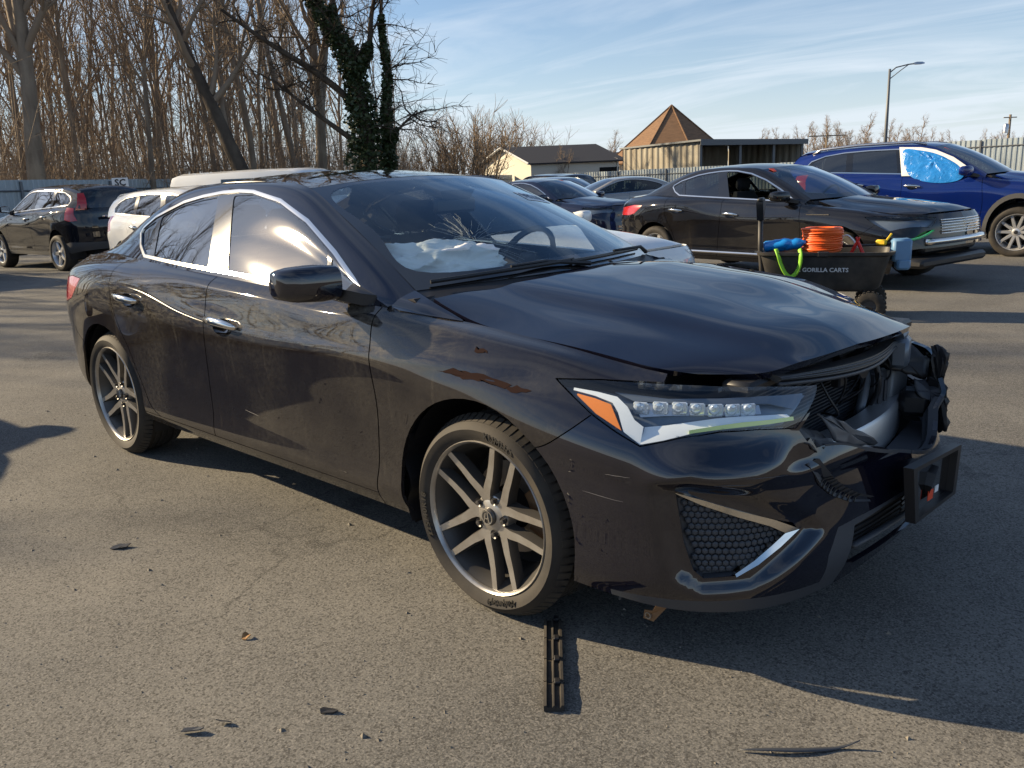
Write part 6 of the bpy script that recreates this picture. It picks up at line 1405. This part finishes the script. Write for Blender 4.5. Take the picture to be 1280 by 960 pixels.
# ---------------------------------------------------------------- trees
def bark(name, a, b):
    m = mat(name, a, .9, 0, .2); g = NT(m); g.to(Base_Color=g.mix(g.ramp(g.noise(g.co((1, 1, .3)), 3.0, 5), (.35, 0), (.7, 1)), a, b), Normal=g.bump(g.noise(g.co((1, 1, .25)), 14, 4), .6, .03)); return m
M['bark'] = bark('grey_brown_bark', (.17, .132, .098), (.32, .26, .195)); M['twig'] = mat('bare_twigs', (.27, .205, .145), .9, 0, .2)
M['bark_d'] = bark('dark_bark', (.060, .046, .035), (.12, .095, .07)); M['twig_t'] = mat('tan_twigs', (.24, .18, .125), .9, 0, .2); M['twig_far'] = mat('far_twigs', (.27, .205, .15), .9, 0, .2)
def grow(seed, h, r0, lean=0, limbs=16, first=.35, spread=.55, sub=5, twigs=4, droop=0, fork=0, ltaper=1.0):
    rg = random.Random(seed); tr, cr = MB(), MB()
    def path(p, d, L, n, wig, grav):
        pts = [Vector(p)]; d = Vector(d).normalized()
        for i in range(n):
            d = (d + Vector((rg.gauss(0, wig), rg.gauss(0, wig), rg.gauss(0, wig * .6) + grav))).normalized(); pts.append(pts[-1] + d * L / n)
        return pts
    def limb(mb, p, d, L, r, lev):
        n = (7, 5, 3)[lev]; pts = path(p, d, L, n, (.13, .17, .2)[lev], (.10, .06, .03)[lev]); mb.tube(pts, [r * (1 - .80 * i / n) for i in range(n + 1)], (6, 4, 3)[lev], False)
        if lev < 2:
            for k in range((sub, twigs)[lev] + (2 if lev == 0 else 0)):
                f = rg.uniform(.22, 1); i = min(int(f * n), n - 1); q = pts[i] + (pts[i + 1] - pts[i]) * (f * n - i); t = (pts[i + 1] - pts[i]).normalized()
                a = Vector((rg.gauss(0, 1), rg.gauss(0, 1), rg.gauss(.15, .8))).normalized(); dd = (t * .75 + a * .75).normalized(); limb(mb, q, dd, L * rg.uniform(.32, .58), r * (1 - .75 * f) * .55 + .002, lev + 1)
    trunks = [path((0, 0, -.4), (lean, 0, 1), h, 12, .035, .02)]
    if fork:
        b = trunks[0]; i = int(12 * fork); trunks.append([b[i]] + path(b[i], (b[i + 1] - b[i]).normalized() + Vector((.35, .1, 0)), h * (1 - fork) * .95, 8, .05, .05)[1:])
    for ti, tp in enumerate(trunks):
        n = len(tp) - 1; rs = r0 if ti == 0 else r0 * .6
        tr.tube(tp, [rs * ((1.25 if i == 0 and ti == 0 else 1) - .86 * (i / n)**ltaper) for i in range(n + 1)], 8, False)
        for k in range(limbs if ti == 0 else limbs // 2):
            f = first + (1 - first) * (k + rg.random()) / (limbs if ti == 0 else limbs // 2); f = min(f, .995); i = min(int(f * n), n - 1); q = tp[i] + (tp[i + 1] - tp[i]) * (f * n - i); a = rg.uniform(0, 2 * math.pi)
            e = spread * rg.uniform(.7, 1.4) * (1.1 - .5 * f); d = Vector((math.cos(a) * e, math.sin(a) * e, .62 + .4 * f)); limb(cr, q, d, h * rg.uniform(.20, .36) * (1.15 - .75 * (f - first) / (1 - first)), rs * (1 - .8 * f) * .55 + .012, 0)
    return tr.mesh('trunk', True), cr.mesh('crown', True)
def put_tree(protos, k, loc, rz, s, label, group=None, name='bare_tree', tilt=None, bm=None, tm=None):
    r = empty(name, loc, rz, label=label, cat='tree', group=group); r.scale = (s, s, s)
    if tilt: r.rotation_euler = (tilt[0], tilt[1], rz)
    a, b = protos[k]; link('trunk', a, bm or M['bark'], r); link('crown', b, tm or M['twig'], r); return r
W1 = [grow(11 + i, rng.uniform(15, 18), rng.uniform(.10, .19), rng.uniform(-.07, .07), 15, rng.uniform(.22, .45), .42, 5, 4) for i in range(7)]
W2 = [grow(41 + i, rng.uniform(11, 15), rng.uniform(.07, .11), rng.uniform(-.1, .1), 10, .15, .38, 4, 3) for i in range(4)]
rg = random.Random(99)
for me_, b2 in W1 + W2:
    for m_, k in ((me_, 'bark'), (b2, 'twig')): m_.materials.append(M[k])
cnt = 0
def wood_spot(px, dep): x, y, z = at(px, dep); return (x, y, z)
px = -110.
rows = ((34, 74, 'W1'), (41, 60, 'W1'), (49, 48, 'W1'), (60, 40, 'W1'), (37, 34, 'W2'), (45, 28, 'W2'), (55, 25, 'W2'), (66, 24, 'W2'))
ORD = ['first', 'second', 'third', 'fourth', 'fifth', 'sixth', 'seventh', 'eighth', 'ninth', 'tenth', 'eleventh', 'twelfth', 'thirteenth', 'fourteenth', 'fifteenth']
for dep, step, kind in rows:
    px = -60. + rg.uniform(0, 20); nth = 0
    while px < 505:
        d = dep + rg.uniform(-3, 3) + max(0, px) * .018
        dens = 1 if px < 380 else .45
        if rg.random() < dens and not (dep < 45 and (405 < px < 505)):
            pr = W1 if kind == 'W1' else W2
            lb = 'bare tree added out of view at left to throw branch shadows on the asphalt'
            if dep in (34, 41) and px > 0 and nth < 15: lb = ORD[nth] + ' tall trunk from the left edge in the ' + ('front' if dep == 34 else 'second') + ' row of the wood'; nth += 1
            put_tree(pr, rg.randrange(len(pr)), wood_spot(px, d), rg.uniform(0, 6.28), rg.uniform(.85, 1.15), lb, 'bare trees of the wood'); cnt += 1
        px += step * rg.uniform(.6, 1.4)
# the wood goes on out of the frame to the left, mirrored in the car's windows
for k in range(26):
    a = R(172 + 62 * (k + rg.random()) / 34); d = rg.uniform(36, 56)
    if 198 < math.degrees(a) < 208: d += 14
    x, y = d * math.cos(a), d * math.sin(a); pr = W1 if k % 3 else W2
    put_tree(pr, rg.randrange(len(pr)), (x, y, 0), rg.uniform(0, 6.28), rg.uniform(.8, 1.05), 'bare tree added out of view at left to throw branch shadows on the asphalt', 'bare trees of the wood')
for k, az in enumerate((-158.4, -160, -161.5, -163.5, -165.5, -167, -169, -171, -173.5)):
    d = 27 + 5 * ((k * 7) % 3); x, y = d * math.cos(R(az)), d * math.sin(R(az)); put_tree(W1, k % 7, (x, y, 0), k * 1.9, ((.70, .72)[k] if k < 2 else .74 + .05 * (k % 4)), 'bare tree added out of view at left to throw branch shadows on the asphalt', 'bare trees of the wood')
for k, (x, y, s_) in enumerate(((-21.3, -12.0, .66), (-24.5, -12.6, .62), (-19.0, -9.1, .40))): put_tree(W1, (k * 3 + 2) % 7, (x, y, 0), k * 2.3, s_, 'bare tree added out of view at left to throw branch shadows on the asphalt', 'bare trees of the wood')  # extra trees added out of view so branch shadows fall at lower left
# leaning and standing trees one can tell apart
BL = [grow(71, 15, .34, -.42, 16, .28, .6, 6, 5), grow(72, 17, .34, .02, 16, .3, .6, 6, 5, fork=.35), grow(73, 13, .2, .0, 14, .25, .8, 6, 5)]
vr = math.atan2(.689, .725)
put_tree(BL, 0, at(338, 33), vr, 1, 'large dark leaning bare tree, bowed left over the van roof', bm=M['bark_d'], tm=M['twig'])
put_tree(BL, 1, at(50, 31), vr + 2, 1, 'thick straight bare trunk near the left edge above the black crossover', bm=M['bark'], tm=M['twig'])
put_tree(BL, 1, at(400, 36), vr + 1, .8, 'slim forked bare tree just left of the ivy-covered tree', bm=M['bark_d'], tm=M['twig'])
# ivy-clad tree
M['ivy'] = mat('ivy_leaves', (.030, .050, .018), .5); g = NT(M['ivy']); g.to(Base_Color=g.mix(g.noise(g.co(), 1.6, 3), (.018, .034, .012), (.06, .085, .03)))
iv = empty('ivy_tree', at(462, 34), vr, label='bare-limbed tree with its trunk and boughs wrapped in dark ivy', cat='tree')
tk = MB(); stems = [[(.1, 0, -.4), (.05, 0, 1.5), (0, 0, 3.2), (-.15, .1, 4.8), (-.45, .1, 6.2), (-1.1, 0, 7.4), (-1.9, 0, 8.8), (-2.6, 0, 10.2)], [(-.1, 0, 4.0), (-.8, .2, 4.9), (-1.9, .3, 5.8), (-3.4, .2, 6.8), (-5.0, 0, 8.0)], [(0, 0, 2.8), (-.9, -.2, 3.5), (-2.2, -.1, 4.5), (-3.4, .1, 5.5)], [(-.3, 0, 5.4), (.3, .1, 6.4), (.5, .2, 7.6), (.9, .1, 9)], [(.75, .2, -.4), (.80, .2, 2), (.80, .2, 4), (.95, .2, 5.5), (.85, .2, 7.2), (1.05, .2, 9.4)], [(.8, .2, 3.0), (1.3, .3, 3.6), (2.0, .2, 4.2)], [(-.9, .1, 7.0), (-.9, .3, 8.4), (-.4, .3, 10)]]
rr = [.34, .16, .12, .14, .15, .07, .12]
for s_, r_ in zip(stems, rr): tk.tube(smooth_line(s_, 18), list(np.linspace(r_, r_ * .35, 18)), 8, False)
tk.obj('trunk', M['bark_d'], iv, smooth=True)
lf = MB(); rgi = random.Random(5)
def leaf_cloud(mb, c, sx, sz, n, size):
    for _ in range(n):
        a, u = rgi.uniform(0, 6.283), rgi.random()**.4; q = Vector(c) + Vector((math.cos(a) * u * sx, math.sin(a) * u * sx, rgi.uniform(-1, 1) * sz))
        t = Vector((rgi.gauss(0, 1), rgi.gauss(0, 1), rgi.gauss(0, .6))).normalized(); b = t.cross(Vector((rgi.gauss(0, 1), rgi.gauss(0, 1), rgi.gauss(0, 1)))).normalized(); s_ = size * rgi.uniform(.6, 1.3)
        mb.add([q - t * s_, q + b * s_ * .7, q + t * s_, q - b * s_ * .7], [(0, 1, 2, 3)])
for si, (upto, w0, w1) in enumerate(((1.0, 1.0, .14), (.15, .25, .1), (.12, .22, .1), (.35, .22, .06), (.8, .38, .05), (.3, .15, .05), (.3, .16, .08))):
    P_ = smooth_line(stems[si], 40)
    for i in range(int(40 * upto)):
        f = i / 40; w = w0 * (1 - f) + w1 * f; w *= rgi.uniform(.7, 1.2); leaf_cloud(lf, P_[i], w, .22, int(90 + 260 * w), .085)
lf.obj('ivy', M['ivy'], iv, kind='stuff')
it = MB()
def sprays(mb, stems, n, L, rg, lev=0):
    for s_ in stems:
        P_ = smooth_line(s_, 30)
        for _ in range(n):
            i = rg.randrange(12, 29); d = Vector((rg.gauss(0, .8), rg.gauss(0, .8), rg.gauss(.35, .5))).normalized(); q = Vector(P_[i]); l = L * rg.uniform(.5, 1.2); pts = [q]
            for k in range(6): d = (d + Vector((rg.gauss(0, .22), rg.gauss(0, .22), rg.gauss(.02, .18)))).normalized(); pts.append(pts[-1] + d * l / 6)
            mb.tube(pts, [.035 * (1 - .85 * k / 6) for k in range(7)], 4, False)
            for k in range(1, 7):
                for _2 in range(3):
                    d2 = (d + Vector((rg.gauss(0, .9), rg.gauss(0, .9), rg.gauss(0, .7)))).normalized(); p2 = [pts[k]]
                    for m_ in range(3): d2 = (d2 + Vector((rg.gauss(0, .3), rg.gauss(0, .3), rg.gauss(-.03, .25)))).normalized(); p2.append(p2[-1] + d2 * l * .13)
                    mb.tube(p2, [.013, .010, .007, .004], 3, False)
sprays(it, stems, 11, 2.6, random.Random(8)); it.obj('crown', M['bark_d'], iv, smooth=True)
# thicket and undergrowth
def shrub(seed, h, w, n):
    rg = random.Random(seed); mb = MB()
    for _ in range(n):
        a = rg.uniform(0, 6.283); r_ = rg.random() * w * .4; q = Vector((math.cos(a) * r_, math.sin(a) * r_, -.3)); d = Vector((math.cos(a) * rg.uniform(.05, .45), math.sin(a) * rg.uniform(.05, .45), 1)).normalized(); L = h * rg.uniform(.6, 1.05); pts = [q]
        for k in range(6): d = (d + Vector((rg.gauss(0, .1), rg.gauss(0, .1), .03))).normalized(); pts.append(pts[-1] + d * L / 6)
        mb.tube(pts, [.035 * (1 - .8 * k / 6) + .004 for k in range(7)], 4, False)
        for k in range(2, 7):
            for _2 in range(4):
                d2 = (d + Vector((rg.gauss(0, .6), rg.gauss(0, .6), rg.gauss(.1, .5)))).normalized(); p2 = [pts[k]]
                for m_ in range(3): d2 = (d2 + Vector((rg.gauss(0, .22), rg.gauss(0, .22), .05))).normalized(); p2.append(p2[-1] + d2 * h * .07)
                mb.tube(p2, [.014, .011, .008, .005], 3, False)
    return mb.mesh('stems', True)
SH = [shrub(i, 4.6, 3.2, 34) for i in range(3)]
for m_ in SH: m_.materials.append(M['twig_t'])
lab = ['just right of the ivy-covered tree', 'second from the ivy-covered tree', 'at the middle left of the thicket', 'tallest, at the middle of the thicket', 'right of the tallest one', 'just left of the white house', 'behind the white house gable']
for k, (px, s_) in enumerate(((512, .72), (540, .85), (562, .95), (588, 1.15), (612, 1.1), (636, 1.0), (655, .9))):
    r = empty('bare_shrub', at(px, (66 if k < 4 else 88) + 3 * (k % 2)), k * 1.3, label='tan many-stemmed bare shrub ' + lab[k], cat='shrub', group='bare shrubs of the thicket'); s_ *= 1.35 if k < 4 else 1.6; r.scale = (s_,) * 3; link('stems', SH[k % 3], None, r)
UG = MB(); rg = random.Random(17)
for k in range(4600):
    px = rg.uniform(-60, 500); d = rg.uniform(31, 62) + max(0, px) * .02; x, y, z = at(px, d); h = rg.uniform(.8, 5.2) * (1 if rg.random() < .75 else 1.7); q = Vector((x, y, z - .1)); dd = Vector((rg.gauss(0, .25), rg.gauss(0, .25), 1)).normalized(); pts = [q]
    for m_ in range(3): dd = (dd + Vector((rg.gauss(0, .18), rg.gauss(0, .18), 0))).normalized(); pts.append(pts[-1] + dd * h / 3)
    UG.tube(pts, [.022, .016, .011, .005], 3, False)
    for m_ in (1, 2, 3):
        for _ in range(2): e = Vector((rg.gauss(0, 1), rg.gauss(0, 1), rg.gauss(.4, .5))).normalized() * h * .2; UG.tube([pts[m_], pts[m_] + e], [.009, .004], 3, False)
UG.obj('undergrowth', M['twig'], kind='stuff', label='tangle of thin bare saplings and brush under the wood', cat='undergrowth')
# leaf litter bank the wood stands on
# far trees
FT = [grow(81 + i, 7, .13, 0, 20, .10, 1.25, 7, 5, fork=.2) for i in range(3)]
for a, b in FT: a.materials.append(M['twig_far']); b.materials.append(M['twig_far'])
for k, (px, d, s_, lb) in enumerate(((705, 72, .60, 'small dark bare tree in front of the white house'), (772, 100, .92, 'bare tree behind the low dark-roofed building'), (625, 90, .85, 'slender bare tree behind the thicket'), (668, 95, .75, 'small bare tree above the white house ridge'), (500, 50, .8, 'pale bare tree just right of the ivy'))):
    put_tree(FT, k % 3, at(px, d), k * 2.1, s_, lb)
px = 930.
while px < 1330:
    d = rg.uniform(125, 165); hh = 1.0 if px < 1180 else .72
    put_tree(FT, rg.randrange(3), at(px, d), rg.uniform(0, 6.28), rg.uniform(.8, 1.25) * hh, 'far tan bare tree on the skyline at the right', 'far bare trees on the right skyline'); px += rg.uniform(4.5, 9)
# ---------------------------------------------------------------- litter on the asphalt
M['leaf'] = mat('dry_leaf', (.30, .16, .06), .8)
a, b = Vector((1.535, -.785, .012)), Vector((1.822, -1.118, .012)); d = (b - a); t = d.normalized(); s_ = Vector((-t.y, t.x, 0))
st = empty('plastic_strip', a, 0, label='broken black plastic strip lying on the asphalt below the front wheel', cat='debris'); n = 4
for k in range(n):
    mb = MB(); p0, p1 = d * (k / n) + t * .002, d * ((k + 1) / n) - t * .002; w = .026; jj = [.002 * math.sin(k * 2.1), -.003 * math.cos(k * 1.7)]
    mb.loft([[p + s_ * (e * w) + Vector((0, 0, z)) for e, z in ((-1, -.011), (1, -.011), (1, .006), (.72, .007), (.66, .000), (.12, .001), (.06, .006), (-.06, .006), (-.12, .001), (-.66, .000), (-.72, .007), (-1, .005))] for p in (p0, p0 + (p1 - p0) * .5 + Vector((0, 0, .003)), p1)]); mb.obj('segment', M['tread'], st, auto=30)
    cl = MB(); cl.box(p0 + s_ * .01 + Vector((0, 0, .007)), (.022, .016, .010), .002, Matrix.Rotation(math.atan2(t.y, t.x), 3, 'Z')); cl.obj('clip', M['plastic'], st)
mb = MB(); mb.box(d * .5 + Vector((0, 0, -.008)), (.012, d.length * .96, .006), 0, Matrix.Rotation(math.atan2(t.y, t.x) - math.pi / 2, 3, 'Z')); mb.obj('spine', M['plastic'], st)
def bit(name, x, y, r, kind, label, cat, m, seed, n=7, el=1.0, rz=0):
    rg = random.Random(seed); mb = MB(); pts = [(r * el * rg.uniform(.6, 1) * math.cos(2 * math.pi * k / n), r / el * rg.uniform(.6, 1) * math.sin(2 * math.pi * k / n)) for k in range(n)]; th = .003
    v = [(px, py, .004 + rg.uniform(0, .012)) for px, py in pts]; mb.add(v + [(x_, y_, z_ - th) for x_, y_, z_ in v] + [(0, 0, .008)], [(2 * n, k, (k + 1) % n) for k in range(n)] + [((k + 1) % n, k, n + k, n + (k + 1) % n) for k in range(n)]); o = mb.obj(name, M[m], label=label, cat=cat); o.location = (x, y, 0); o.rotation_euler = (0, 0, rz); return o
bit('dry_leaf', .873, -1.434, .018, 0, 'small brown leaf alone on the sunlit asphalt', 'leaf', 'leaf', 1)
bit('plastic_shard', -.118, -1.397, .032, 0, 'dark plastic shard left of the rear door on the asphalt', 'debris', 'plastic', 2, 8, 1.3, 1)
bit('plastic_shard', 1.18, -1.763, .024, 0, 'longer grey shard near the bottom left corner of the lot', 'debris', 'plastic_grey', 3, 6, 1.9, .8)
bit('plastic_shard', 1.213, -1.689, .015, 0, 'smaller grey shard right of the longer one', 'debris', 'plastic_grey', 4, 6, 1.7, .7)
bit('plastic_shard', 1.376, -1.492, .019, 0, 'thin dark shard below the front wheel to the left', 'debris', 'plastic', 5, 6, 1.8, .6)
mb = MB(); P = smooth_line([(2.25, -.955, .006), (2.30, -.92, .010), (2.37, -.86, .008), (2.43, -.79, .007), (2.455, -.765, .02)], 16); mb.tube(P, [.002 + .006 * math.sin(math.pi * k / 15) for k in range(16)], 6, flat=.5); mb.obj('trim_sliver', M['plastic_grey'], smooth=True, label='thin curved grey sliver of trim at the bottom of the picture', cat='debris')
bit('plastic_shard', -11.2, 2.3, .10, 0, 'dark scrap on the lane beside the black crossover', 'debris', 'plastic', 7, 7, 1.5); bpy.data.objects[-1:] if False else None
gr = MB(); rg = random.Random(31)
for k in range(1500):
    x, y = rg.uniform(-3, 3.2), rg.uniform(-2.6, .0); r_ = rg.uniform(.0015, .0045) * (1 if rg.random() < .93 else 2.2); v = [(x + r_ * rg.uniform(-1, 1), y + r_ * rg.uniform(-1, 1), r_ * .2 * q) for q in (0, 0, 0)]
    a0 = rg.uniform(0, 6.28); v = [(x + r_ * math.cos(a0 + q * 2.1), y + r_ * math.sin(a0 + q * 2.1), 0) for q in range(3)] + [(x, y, r_ * rg.uniform(.6, 1.2))]; gr.add(v, [(0, 1, 3), (1, 2, 3), (2, 0, 3)])
M['grit'] = mat('grit', (.19, .17, .14), .9)
gr.obj('grit', M['grit'], kind='stuff', label='loose grit scattered over the asphalt', cat='grit')
